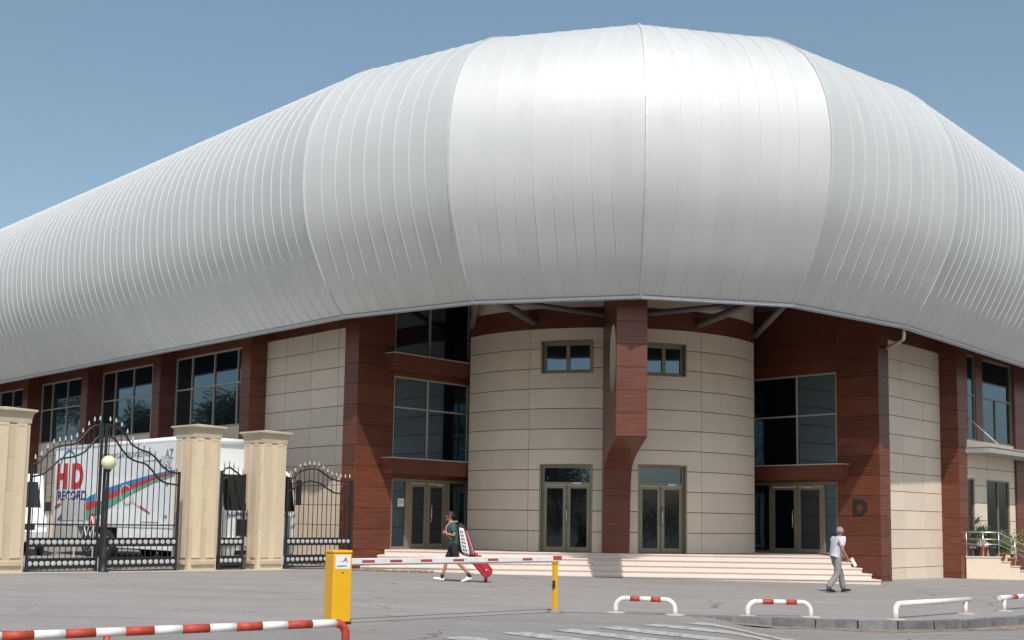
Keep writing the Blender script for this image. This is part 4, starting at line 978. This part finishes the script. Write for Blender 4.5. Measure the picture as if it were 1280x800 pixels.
m_ = MB(); m_.box(a0-an*.02-V3(0, 0, .062), ad*.985, an*.04, (0, 0, .017)); m_.build('boom_underside', M_truckg, bar)  # grey strip along the underside of the boom
for px in (461, 504.5, 547, 587, 626, 661.5):
    # position along the boom found from its screen fraction, kept as metres along the boom
    pass
for d0 in (.32, .86, 1.48, 2.17, 2.95, 3.78):
    m_ = MB(); m_.box(a0+au*d0+an*.0255-V3(0, 0, .022), au*.24, an*.0015, (0, 0, .040)); m_.build('red_reflector', M_barred, boom)
m_ = MB(); m_.box(a1-au*.22-an*.028-V3(0, 0, .025), au*.23, an*.056, (0, 0, .075)); m_.build('boom_tip', M_barred, boom, bevel=.004)
sp = Vector((.80, 20.5, 0)); sz = gz(sp.x, sp.y)
e = empty('boom_rest_post', (sp.x, sp.y, sz), 'slim yellow post carrying the free end of the boom', 'post')
m_ = MB(); m_.cbox(sp, bd, .038, .038, sz+.02, .865); m_.build('post', M_yellow, e, bevel=.006)
m_ = MB(); m_.lathe((sp.x, sp.y, sz), [(.15, 0), (.15, .02), (.07, .035), (.06, .05)], 16); m_.build('base_plate', M_truckg, e)
m_ = MB(); m_.box((sp.x-.045, sp.y-.055, sz+.42), (.05, 0, 0), (0, .03, 0), (0, 0, .14)); m_.build('sensor', M_dark, e, bevel=.006)
m_ = MB(); m_.cbox(sp, bd, .05, .05, .862, .88); m_.build('cradle', M_yellow, e)

# ---------------------------------------------------------------- hoops
def hoop(a, b, h, r, label, colours, bend=.17, ends=('bend', 'bend'), over=(0, 0), group='low tube hoops along the kerb', inset=(0, 0)):
    A = Vector((a[0], a[1], gz(*a)+.006)); B = Vector((b[0], b[1], gz(*b)+.006)); L = (B-A).length; u = (B-A)/L; c = (A+B)/2
    e = empty('hoop_barrier', c, label, 'barrier', group)
    H = Vector((0, 0, h)); path = []
    def corner(P, dirn):   # quarter circle from vertical to horizontal
        return [P+H-Vector((0, 0, bend))+dirn*(bend*(1-math.cos(t)))+Vector((0, 0, bend*math.sin(t))) for t in [math.pi/2*k/7 for k in range(8)]]
    if ends[0] == 'bend': m_ = MB(); m_.tube([A-V3(0, 0, .02)]+corner(A, u), r, 14); m_.build('leg', M_hoopw, e); x0 = bend
    else: m_ = MB(); m_.tube([A-V3(0, 0, .02), A+H-V3(0, 0, r*.5)], r*.85, 14); m_.build('leg', M_hoopw, e); x0 = -over[0]
    if ends[1] == 'bend': m_ = MB(); m_.tube([B-V3(0, 0, .02)]+corner(B, -u), r, 14); m_.build('leg', M_hoopw, e); x1 = L-bend
    else: m_ = MB(); m_.tube([B-V3(0, 0, .02), B+H-V3(0, 0, r*.5)], r*.85, 14); m_.build('leg', M_hoopw, e); x1 = L+over[1]
    tot = sum(w for w, _ in colours); x = x0
    for w, cc in colours:
        dx = (x1-x0)*w/tot; m_ = MB(); m_.tube([A+u*x+H, A+u*(x+dx)+H], r*(1.012 if cc == 'r' else 1), 16); m_.build('red_band' if cc == 'r' else 'white_band', M_hoopr if cc == 'r' else M_hoopw, e); x += dx
    for P in (A, B):
        m_ = MB(); m_.lathe((P.x, P.y, P.z-.004), [(.19, 0), (.16, .012), (.09, .018)], 12); m_.build('cement_footing', M_apron, e)
hoop((1.90, 20.88), (2.93, 20.72), .255, .045, 'red and white banded hoop nearest the yellow post', [(.12, 'w'), (.24, 'r'), (.28, 'w'), (.24, 'r'), (.12, 'w')])
hoop((4.25, 20.92), (5.42, 21.1), .255, .045, 'red and white banded hoop standing between the zebra crossing and the walking man', [(.12, 'w'), (.24, 'r'), (.28, 'w'), (.24, 'r'), (.12, 'w')])
hoop((6.95, 21.12), (8.99, 23.13), .27, .05, 'plain white tube rail with one bent end near the kerb', [(1, 'w')], bend=.15, ends=('bend', 'post'), over=(0, .22))
hoop((10.28, 24.38), (12.2, 26.4), .27, .05, 'banded tube rail cut by the right edge of the photo', [(.22, 'w'), (.1, 'r'), (.16, 'w'), (.1, 'r'), (.42, 'w')], bend=.15, ends=('post', 'bend'), over=(.22, 0))
# long striped rail in the left foreground
ra = Vector((-6.1, 10.66, 0)); rb = Vector((-1.97, 13.41, 0)); ru = (rb-ra).normalized(); RL = (rb-ra).length; rh = .40
e = empty('striped_rail', (-4.2, 12, gz(-4.2, 12)), 'long red and white striped tube rail in the left foreground', 'barrier')
bands = [0]; x = 0; 
w_ = .2955; nb_ = int(RL/w_)
for k in range(nb_+1):
    x0 = RL-w_*(k+1); x1 = RL-w_*k
    if x1 <= 0: break
    m_ = MB(); a = ra+ru*max(0, x0); b = ra+ru*x1; rr = .046 if k % 2 == 0 else .0465
    m_.tube([(a.x, a.y, rh), (b.x, b.y, rh)], rr, 18); m_.build('white_band' if k % 2 == 0 else 'red_band', M_hoopw if k % 2 == 0 else M_hoopr, e)
m_ = MB(); pth = []
for k in range(9):
    t = math.pi/2*k/8; p = rb+ru*(.13*math.sin(t)); pth.append((p.x, p.y, rh-.13*(1-math.cos(t))))
pth.append((pth[-1][0], pth[-1][1], gz(-2, 13.4)-.02)); m_.tube(pth, .0475, 16); m_.build('end_bend', M_hoopr, e)
for d_, mm, nm in ((2.42, M_hoopr, 'leg'), (0.1, M_hoopw, 'leg')):
    p = ra+ru*d_; m_ = MB(); m_.tube([(p.x, p.y, gz(p.x, p.y)-.02), (p.x, p.y, rh-.02)], .036, 12); m_.build(nm, mm, e)
s2 = Vector((-2.0, 13.75, 0)); m_ = MB(); pth = [(s2.x-.1, s2.y-.02, gz(-2, 13.7)-.02), (s2.x-.1, s2.y-.02, .30), (s2.x-.085, s2.y, .36), (s2.x-.04, s2.y+.03, .40), (s2.x+.02, s2.y+.08, .41), (s2.x+.3, s2.y+.45, .41)]
e2 = m_.build('bent_white_tube', M_hoopw, e)

# ---------------------------------------------------------------- people
def skin(name, nodes, edges, m, parent, sub=2, place=None, root=0):
    me = bpy.data.meshes.new(name); o3 = ORG[parent.name]
    me.from_pydata([place(Vector(n[:3]))-o3 for n in nodes], edges, []); me.materials.append(m)
    ob = bpy.data.objects.new(name, me); COL.objects.link(ob); ob.parent = parent; ORG[ob.name] = o3
    md = ob.modifiers.new('skin', 'SKIN'); md.use_smooth_shade = True
    sv = me.skin_vertices[0].data
    for i, n in enumerate(nodes):
        r = n[3]; sv[i].radius = (r[0], r[1]) if isinstance(r, tuple) else (r, r); sv[i].use_root = i == root
    sb = ob.modifiers.new('sub', 'SUBSURF'); sb.levels = sub; sb.render_levels = sub
    return ob
def chain(*idx): return [(a, b) for a, b in zip(idx, idx[1:])]
def man(base, heading, sc, P, cloth, label, bulk=1.0):
    """P: dict of joints in (forward, left, up) metres"""
    h = Vector((math.cos(heading), math.sin(heading), 0)); l = Vector((-h.y, h.x, 0)); B = Vector(base)
    pl = lambda v: B+(h*v.x+l*v.y+Vector((0, 0, v.z)))*sc
    e = empty('person', base, label, 'person')
    J = P
    N = []; idx = {}
    def add(k, v, r): idx[k] = len(N); N.append((*v, r))
    add('pel', J['pel'], .088*sc); add('wai', J['wai'], .080*sc); add('che', J['che'], .092*sc); add('nek', J['nek'], .052*sc); add('hb', J['hb'], .06*sc)
    hb = Vector(J['hb']); hf = Vector(J['face'])
    add('hd', tuple(hb+Vector((.015*hf.x, .015*hf.y, .085))), (.085*sc, .082*sc)); add('ht', tuple(hb+Vector((0, 0, .145))), .07*sc)
    E = chain(idx['pel'], idx['wai'], idx['che'], idx['nek'], idx['hb'], idx['hd'], idx['ht'])
    for s in ('L', 'R'):
        add('sh'+s, J['sh'+s], .043*sc); add('el'+s, J['el'+s], .040*sc); add('wr'+s, J['wr'+s], .026*sc); add('pa'+s, J['ha'+s], .030*sc)
        E += [(idx['che'], idx['sh'+s])]+chain(idx['sh'+s], idx['el'+s], idx['wr'+s], idx['pa'+s])
        wr = Vector(J['wr'+s]); ha = Vector(J['ha'+s]); d = (ha-wr).normalized(); side = d.cross(Vector((0, 1, 0))).normalized() if abs(d.y) < .8 else Vector((0, 0, 1))
        add('hp'+s, J['hp'+s], .075*sc); mid = (Vector(J['hp'+s])+Vector(J['kn'+s]))/2+Vector((.01, 0, 0))
        add('th'+s, tuple(mid), .066*sc); add('kn'+s, J['kn'+s], .048*sc); cm = Vector(J['kn'+s])*.62+Vector(J['an'+s])*.38+Vector((-.018, 0, 0)); add('cf'+s, tuple(cm), .050*sc); add('an'+s, J['an'+s], .034*sc)
        E += [(idx['pel'], idx['hp'+s])]+chain(idx['hp'+s], idx['th'+s], idx['kn'+s], idx['cf'+s], idx['an'+s])
        tp = Vector(J['to'+s]); an_ = Vector(J['an'+s]); add('to'+s, tuple(an_*.4+tp*.6+Vector((0, 0, .0))), .028*sc); E.append((idx['an'+s], idx['to'+s]))
    body = skin('body', N, E, M_skin, e, place=pl)
    # fingers and thumb, nose, ears: small continuous additions in one mesh
    fx = MB()
    for s in ('L', 'R'):
        wr = Vector(J['wr'+s]); ha = Vector(J['ha'+s]); d = (ha-wr).normalized(); a = d.cross(Vector((.2, 1, .1))).normalized(); b = d.cross(a)
        for k in range(4):
            o = a*(.030*(k-1.5)/1.5); L = (.060, .072, .068, .052)[k]; p0 = ha+o; p1 = p0+d*L*.5+b*.012; p2 = p1+d*L*.3+b*.035; fx.tube([pl(p0), pl(p1), pl(p2)], [.010*sc, .009*sc, .007*sc], 6)
        p0 = ha-d*.03-a*.028; fx.tube([pl(p0), pl(p0+d*.04-a*.03+b*.01), pl(p0+d*.07-a*.032+b*.03)], [.012*sc, .010*sc, .008*sc], 6)
    hc_ = hb+Vector((0, 0, .085)); f3 = Vector((hf.x, hf.y, 0)).normalized(); l3 = Vector((-f3.y, f3.x, 0))
    fx.tube([pl(hc_+f3*.075+Vector((0, 0, .02))), pl(hc_+f3*.115+Vector((0, 0, -.022))), pl(hc_+f3*.085+Vector((0, 0, -.035)))], [.008*sc, .016*sc, .010*sc], 7)
    for sg in (-1, 1):
        fx.sphere(pl(hc_+l3*sg*.092-f3*.005+Vector((0, 0, -.005))), .016*sc, .016*sc, .032*sc, n=8, m=6)
    fx.tube([pl(hc_+f3*.07+Vector((0, 0, -.085))), pl(hc_+f3*.092+Vector((0, 0, -.082)))], [.028*sc, .020*sc], 8)
    fx.build('hands_and_face', M_skin, e)
    ey = MB()
    for sg in (-1, 1): ey.sphere(pl(hc_+f3*.086+l3*sg*.034+Vector((0, 0, .012))), .009*sc, n=8, m=6); 
    ey.tube([pl(hc_+f3*.092+l3*-.026+Vector((0, 0, -.052))), pl(hc_+f3*.092+l3*.026+Vector((0, 0, -.052)))], .005*sc, 5)
    ey.build('eyes_and_mouth', M_dark, e)
    # hair: cap over the skull, open at the face
    hr2 = MB(); n_, m__ = 22, 12; R = Vector((.104, .098, .112))*sc; c0 = hb+Vector((0, 0, .100))-f3*.008
    for i in range(m__+1):
        ph = math.pi*.62*i/m__
        for j in range(n_):
            an2 = 2*math.pi*j/n_; cf = math.cos(an2)
            lim2 = 1.0 if cf < .35 else 1.0-.50*(cf-.35)/.65
            p_ = ph*lim2; wv = 1+.03*math.sin(j*3.1+i*1.7)
            v = f3*math.cos(an2)*math.sin(p_)*R.x/sc*wv+l3*math.sin(an2)*math.sin(p_)*R.y/sc*wv+Vector((0, 0, math.cos(p_)*R.z/sc*wv)); hr2.v.append(pl(c0+v))
    for i in range(m__):
        for j in range(n_): hr2.f.append((i*n_+j, i*n_+(j+1) % n_, (i+1)*n_+(j+1) % n_, (i+1)*n_+j)); hr2.sm.append(True)
    ho = hr2.build('hair', cloth['hair'], e); so_ = ho.modifiers.new('s', 'SOLIDIFY'); so_.thickness = .012
    # shirt
    N2 = []; 
    def sub_pt(a, b, t): return tuple(Vector(J[a])*(1-t)+Vector(J[b])*t)
    hem = tuple(Vector(J['pel'])+Vector((0, 0, cloth['hem'])))
    N2 = [(*J['wai'], .150*sc), (*hem, .152*sc), (*J['che'], .168*sc), (*tuple(Vector(J['nek'])+Vector((0, 0, -.045))), .075*sc)]
    E2 = [(0, 1), (0, 2), (2, 3)]
    for s in ('L', 'R'):
        i = len(N2); N2 += [(*J['sh'+s], .082*sc), (*sub_pt('sh'+s, 'el'+s, .35), .072*sc), (*sub_pt('sh'+s, 'el'+s, .78), .066*sc)]; E2 += [(2, i), (i, i+1), (i+1, i+2)]
    N2 = [(a, b_, c_, r*bulk) for a, b_, c_, r in N2]; skin('shirt', N2, E2, cloth['shirt'], e, place=pl)
    # shorts / trousers
    e_len = cloth['leg']; N3 = [(*J['pel'], .135*sc)]; E3 = []; N3.append((*tuple(Vector(J['pel'])+Vector((0, 0, .13))), .138*sc)); E3.append((0, 1))
    for s in ('L', 'R'):
        i = len(N3); hp, kn, an_ = (Vector(J[k+s]) for k in ('hp', 'kn', 'an'))
        N3 += [(*hp, .100*sc), (*(hp*.45+kn*.55), .090*sc)]; E3 += [(0, i), (i, i+1)]
        if e_len == 'short': N3.append((*(hp*.12+kn*.88), .092*sc)); E3.append((i+1, i+2))
        else:
            N3 += [(*kn, .078*sc), (*(kn*.45+an_*.55), .074*sc), (*(an_+Vector((-.01, 0, -.015))), .072*sc)]; E3 += [(i+1, i+2), (i+2, i+3), (i+3, i+4)]
    N3 = [(a, b_, c_, r*bulk) for a, b_, c_, r in N3]; skin('shorts' if e_len == 'short' else 'trousers', N3, E3, cloth['trous'], e, place=pl)
    for s in ('L', 'R'):
        an_, to = Vector(J['an'+s]), Vector(J['to'+s]); d = (to-an_); d.normalize(); heel = Vector(J['he'+s]); fd = (to-heel).normalized(); up_ = Vector((0, 1, 0)).cross(fd)*-1; up_ = up_ if up_.z > 0 else -up_
        prof_ = [(0, .0, .032, .052), (.03, .0, .040, .075), (.10, .0, .043, .082), (.17, .0, .048, .055), (.24, 0, .046, .040), (.285, 0, .026, .024)]
        sh = MB(); ring = 10
        for (x, _, w, hh) in prof_:
            for j in range(ring):
                t = 2*math.pi*j/ring; z = max(-.012, math.sin(t)*hh); v = heel+fd*x+Vector((0, 1, 0))*math.cos(t)*w+up_*(z+.012); sh.v.append(pl(v))
        for i in range(len(prof_)-1):
            for j in range(ring): sh.f.append((i*ring+j, i*ring+(j+1) % ring, (i+1)*ring+(j+1) % ring, (i+1)*ring+j)); sh.sm.append(True)
        sh.f.append(tuple(range(ring))); sh.f.append(tuple((len(prof_)-1)*ring+j for j in range(ring))); sh.sm += [False]*2
        sh.build('shoe', cloth['shoe'], e)
        if e_len == 'short':
            k_ = Vector(J['kn'+s]); sk = MB(); sk.tube([pl(an_+Vector((0, 0, -.03))), pl(an_*.8+k_*.2)], [.045*sc, .048*sc], 12); sk.build('sock', M_sock, e)
    return e, pl
# man walking to the left, seen from his left side
g1 = gz(-1.35, 29.9)+.006
J1 = dict(pel=(0, 0, .93), wai=(.02, 0, 1.08), che=(.06, 0, 1.30), nek=(.09, 0, 1.47), hb=(.12, 0, 1.55), face=(1, .0, 0),
          shL=(.05, .19, 1.42), elL=(-.02, .26, 1.15), wrL=(.19, .20, 1.20), haL=(.25, .16, 1.25), shR=(.05, -.19, 1.42), elR=(-.16, -.25, 1.17), wrR=(-.30, -.22, .95), haR=(-.34, -.21, .90),
          hpL=(.0, .09, .90), knL=(-.08, .09, .50), anL=(-.42, .09, .16), toL=(-.30, .09, .03), heL=(-.46, .09, .085),
          hpR=(.0, -.09, .90), knR=(.20, -.09, .50), anR=(.30, -.09, .11), toR=(.50, -.09, .06), heR=(.24, -.09, .02))
p1, pl1 = man((-1.42, 29.9, g1), math.pi, 1.02, J1, dict(hair=M_hairdark, shirt=M_teal, hem=-.03, leg='short', trous=M_shorts, shoe=M_shoe), 'man in dark green shirt and black shorts walking left with a suitcase', bulk=1.08)
st_ = MB()
st_.tube([pl1(Vector(v)) for v in ((-.08, .12, 1.50), (.10, .15, 1.50), (.20, .16, 1.36), (.20, .16, 1.18), (.05, .17, 1.05))], .017, 8)
# racket bag on his back
rb_ = empty('racket_bag', pl1(Vector((-.25, 0, .7))), 'black, white and red tennis racket bag carried on the walking man\'s back', 'bag')
def loft(mb, secs, n=16):
    base = len(mb.v)
    for (c, ax, bx, ra_, rb2) in secs:
        for j in range(n): t = 2*math.pi*j/n; mb.v.append(Vector(c)+Vector(ax)*math.cos(t)*ra_+Vector(bx)*math.sin(t)*rb2)
    for i in range(len(secs)-1):
        for j in range(n): mb.f.append((base+i*n+j, base+i*n+(j+1) % n, base+(i+1)*n+(j+1) % n, base+(i+1)*n+j)); mb.sm.append(True)
    mb.f.append(tuple(base+j for j in range(n))); mb.f.append(tuple(base+(len(secs)-1)*n+j for j in range(n))); mb.sm += [False]*2
tp_, bt = Vector((-.12, .02, 1.42)), Vector((-.29, .02, .64)); axd = (bt-tp_); fwd = Vector((1, 0, .25)).normalized()
def W3(v): return pl1(v)
hh_ = Vector((-1, 0, 0)); ll_ = Vector((0, -1, 0))
def dirw(v): return pl1(v)-pl1(Vector((0, 0, 0)))
secs = []
for t, a_, b_ in ((-.06, .02, .03), (0, .10, .12), (.15, .14, .16), (.4, .18, .18), (.7, .22, .19), (.93, .21, .18), (1.0, .13, .13)):
    secs.append((W3(tp_+axd*t+Vector((-.05, 0, 0))), dirw(fwd), dirw(Vector((0, 1, 0))), a_, b_))
m_ = MB(); loft(m_, secs); m_.build('bag_body', M_bagb, rb_)
def bag_panel(f0, f1, t0, t1, m, name, out=.006):
    q = MB(); n = 8; 
    for i in range(n+1):
        t = t0+(t1-t0)*i/n
        # interpolate radii
        T_ = [-.06, 0, .15, .4, .7, .93, 1.0]; A_ = [.02, .10, .14, .18, .22, .21, .13]; B_ = [.03, .12, .16, .18, .19, .18, .13]
        for k in range(6):
            if T_[k] <= t <= T_[k+1]: w = (t-T_[k])/(T_[k+1]-T_[k]); a_ = A_[k]*(1-w)+A_[k+1]*w; b_ = B_[k]*(1-w)+B_[k+1]*w; break
        for j in range(6):
            an = math.radians(f0+(f1-f0)*j/5); c = tp_+axd*t+Vector((-.05, 0, 0)); q.v.append(W3(c)+dirw(fwd)*math.cos(an)*(a_+out)+dirw(Vector((0, 1, 0)))*math.sin(an)*(b_+out))
    for i in range(n):
        for j in range(5): q.f.append((i*6+j, i*6+j+1, (i+1)*6+j+1, (i+1)*6+j)); q.sm.append(True)
    q.build(name, m, rb_)
bag_panel(58, 112, .10, .95, M_bagw, 'white_panel'); bag_panel(122, 138, .15, .97, M_bagr, 'red_stripe'); bag_panel(143, 150, .15, .97, M_bagw, 'white_piping')
for k in range(6): bag_panel(70, 96, .20+.115*k, .255+.115*k, M_bagb, 'bag_lettering', .009); 
for k in range(6): bag_panel(78, 88, .215+.115*k, .24+.115*k, M_bagw, 'bag_lettering_gap', .011)
m_ = st_; m_.build('shoulder_strap', M_strap, rb_)
# suitcase pulled behind
case = empty('suitcase', pl1(Vector((-.72, -.2, 0))), 'crimson wheeled suitcase pulled behind the man in shorts', 'suitcase')
A = Vector((-.80, -.20, .07)); D = Vector((.55, 0, .62)).normalized(); Nn = Vector((-D.z, 0, D.x)); Lc = .68
q = MB(); P0 = pl1(A); q.box(P0-dirw(Vector((0, 1, 0)))*.21, dirw(D)*Lc, dirw(Vector((0, 1, 0)))*.42, dirw(Nn)*.25); q.build('case_body', M_case, case, bevel=.04)
for o_, l_ in ((.25, .5),):
    q = MB(); q.box(P0+dirw(D)*.06-dirw(Vector((0, 1, 0)))*.17+dirw(Nn)*.25, dirw(D)*.5, dirw(Vector((0, 1, 0)))*.34, dirw(Nn)*.04); q.build('front_pocket', M_case, case, bevel=.02)
q = MB(); q.box(P0+dirw(D)*.02+dirw(Vector((0, 1, 0)))*.2105+dirw(Nn)*.11, dirw(D)*.62, dirw(Vector((0, 1, 0)))*.004, dirw(Nn)*.015); q.build('zip', M_bagb, case)
for t in (.15, .45): q = MB(); q.box(P0+dirw(D)*t+dirw(Vector((0, 1, 0)))*.211+dirw(Nn)*.16, dirw(D)*.04, dirw(Vector((0, 1, 0)))*.004, dirw(Nn)*.03); q.build('tag', M_bagw, case)
for sg in (-1, 1):
    q = MB(); q.tube([P0+dirw(D)*Lc+dirw(Vector((0, 1, 0)))*.09*sg+dirw(Nn)*.06, pl1(Vector((-.345, -.2+.07*sg, .90)))], .008, 6); q.build('handle_rod', M_steel, case)
    q = MB(); q.lathe(pl1(Vector((-.80, -.20+.17*sg, .045))), [(.02, -.012), (.045, -.012), (.045, .012), (.02, .012)], 14, ax=Vector((0, 1, 0))); q.build('wheel', M_rubber, case)
q = MB(); q.tube([pl1(Vector((-.345, -.29, .90))), pl1(Vector((-.345, -.12, .90)))], .014, 8); q.build('handle_grip', M_black, case)
# elderly man walking to the right, slightly away
g2 = gz(8.35, 29.85)+.006
J2 = dict(pel=(0, 0, .93), wai=(.03, 0, 1.08), che=(.06, 0, 1.30), nek=(.10, 0, 1.46), hb=(.14, 0, 1.53), face=(.95, .3, 0),
          shL=(.05, .19, 1.42), elL=(.14, .24, 1.15), wrL=(.30, .20, 1.00), haL=(.36, .18, .97), shR=(.05, -.19, 1.42), elR=(.02, -.27, 1.13), wrR=(.16, -.27, .93), haR=(.20, -.26, .88),
          hpL=(.0, .09, .90), knL=(.20, .09, .50), anL=(.29, .09, .10), toL=(.48, .09, .04), heL=(.23, .09, .01),
          hpR=(.0, -.09, .90), knR=(-.03, -.09, .49), anR=(-.33, -.09, .14), toR=(-.20, -.09, .03), heR=(-.37, -.09, .055))
p2, pl2 = man((8.33, 29.85, g2), math.radians(20), .955, J2, dict(hair=M_hairgrey, shirt=M_shirtw, hem=.06, leg='long', trous=M_trous, shoe=M_shoeb), 'grey-haired man in pale shirt and grey trousers walking right past the steps', bulk=1.16)
q = MB(); q.lathe(pl2(Vector((0.01, 0, 1.0))), [(.142, 0), (.145, .03)], 22); q.build('belt', M_black, p2)
q = MB(); c_ = pl2(Vector((.24, -.29, .90))); q.box(c_, (.10, -.02, -.20), (.07, .02, .035), (.006, .012, .004)); o_ = q.build('papers', M_paper, org=c_); o_['label'] = 'white papers held in the hand of the grey-haired man'; o_['category'] = 'papers'

# ---------------------------------------------------------------- rubble left of the steps
rbm = MB(); rnd = random.Random(4)
for _ in range(260):
    x = rnd.uniform(-4.9, -2.3); y = rnd.uniform(34.6, 35.4)-(x+4)*.03; r = rnd.uniform(.015, .06); z = gz(x, y)+.006
    rbm.sphere((x, y, z+r*.4), r, r*rnd.uniform(.6, 1.2), r*.6, n=5, m=4)
rbm.build('loose_gravel', M_kdirt, kind='stuff')

# ---------------------------------------------------------------- trees across the street (seen in the glass)
def tree(x, y, h, r, seed, label):
    rnd = random.Random(seed); z = gz(0, y)*.5-.2; e = empty('street_tree', (x, y, z), label, 'tree', 'trees across the street behind the camera')
    m_ = MB(); m_.tube([(x, y, z-.3), (x+.1, y, z+h*.2), (x-.05, y+.1, z+h*.45), (x, y, z+h*.8)], [.28, .22, .16, .05], 10)
    cl_ = []
    for k in range(7):
        a = rnd.uniform(0, 6.28); rr = r*rnd.uniform(.45, .8); q_ = (x+math.cos(a)*rr, y+math.sin(a)*rr, z+h*rnd.uniform(.5, .9)); m_.tube([(x, y, z+h*.35), q_], [.10, .03], 6); cl_.append(q_)
    m_.build('trunk', M_bark, e); lf = MB()
    for k in range(24):
        a = rnd.uniform(0, 6.28); rr = r*rnd.uniform(0, .9); q_ = Vector((x+math.cos(a)*rr, y+math.sin(a)*rr, z+h*rnd.uniform(.35, 1.0)-rr*.25)); leaves(lf, q_, r*.42, r*.34, 420 if seed < 6 else 230, .5 if seed < 6 else .34, seed*50+k)
    lf.build('crown', M_treeleaf, e)
DESC = ['far left beyond the gates', 'left of the street', 'near the camera']
for k, (x, y, h, r) in enumerate([(-60, 47, 10, 5), (-66, 58, 13, 5.5), (-72, 70, 11, 5), (-76, 84, 14, 6), (-62, 36, 9, 5), (-38, 2, 9, 5), (-27, -14, 10, 5), (-19, -20, 11, 5), (-11, -24, 12, 5.5), (-3, -25, 12, 5.2), (5, -25, 12, 5.5), (13, -24, 12, 5.2), (21, -21, 10, 5), (32, -14, 10, 5), (44, -2, 9, 5)]):
    tree(x, y, h, r, k+1, 'leafy street tree standing across the street, out of frame behind the camera' if k > 4 else 'leafy tree beyond the left side of the yard, seen only in the hall windows')

hm = MB(); rnd = random.Random(77)  # unseen leaf bank, added to darken what the entrance doors reflect
for k in range(120):
    a = math.radians(-165+150*k/119); R_ = 33; q_ = Vector((math.cos(a)*R_*1.7, math.sin(a)*R_*.98, 0)); leaves(hm, q_+V3(rnd.uniform(-.6, .6), rnd.uniform(-.6, .6), 1.6), 2.0, 1.9, 170, .36, 900+k)
hm.build('added_hedge', M_treeleaf, kind='stuff')
def car(x, y, ang, m, label):
    z = gz(x, y); c = Vector((x, y, z)); f = Vector((math.cos(ang), math.sin(ang), 0)); w = Vector((-f.y, f.x, 0)); e = empty('parked_car', c, label, 'car', 'cars parked behind the camera')
    def P(a, b, h): return c+f*a+w*b+V3(0, 0, h)
    lo = [(-2.15, .32), (2.1, .30), (2.2, .55), (2.12, .72), (1.0, .92), (-1.9, .98), (-2.2, .85)]
    m_ = MB(); m_.prism([P(a, -.86, h) for a, h in lo], w*1.72); m_.build('car_body', m, e, bevel=.06)
    up_ = [(.98, .90), (.35, 1.38), (-1.05, 1.42), (-1.85, .97)]
    m_ = MB(); n0 = len(m_.v)
    for b, k in ((-.80, 1), (.80, 1)):
        for a, h in up_: m_.v.append(P(a, b*(1 if h < 1.2 else .84), h))
    m_.f = [(0, 1, 2, 3), (4, 5, 6, 7), (0, 1, 5, 4), (1, 2, 6, 5), (2, 3, 7, 6), (3, 0, 4, 7)]; m_.sm = [False]*6; m_.build('car_windows', M_cglass, e, bevel=.03)
    m_ = MB(); m_.box(P(-1.05, -.66, 1.40), f*1.4, w*1.32, (0, 0, .035)); m_.build('car_roof', m, e, bevel=.02)
    for a in (-1.35, 1.32):
        for sg in (-1, 1): m_ = MB(); m_.lathe(P(a, .88*sg, .31), [(.19, 0), (.30, 0), (.31, .03), (.31, .18)], 20, ax=-w*sg); wh_ = m_.build('wheel', M_rubber, e); m_ = MB(); m_.lathe(P(a, .885*sg, .31), [(.18, -.02), (.16, 0), (.04, .01)], 14, ax=w*sg); m_.build('rim', M_silver, wh_)
    for sg in (-1, 1):
        m_ = MB(); m_.box(P(2.12, .60*sg-.16, .58), f*.07, w*.32, (0, 0, .13)); m_.build('headlight', M_silver, e, bevel=.02)
M_carb = mat('blue_grey_car_paint', (.10, .16, .22), rough=.25, coat=.6)
car(-1.0, -9.5, math.radians(8), M_carb, 'blue-grey hatchback parked out of frame and mirrored in the left entrance door'); car(5.2, -9.2, math.radians(172), M_truck, 'white car parked out of frame, mirrored in the right entrance door'); car(-7.5, -9.8, math.radians(5), M_truckg, 'dark grey car parked out of frame at the end of the row')
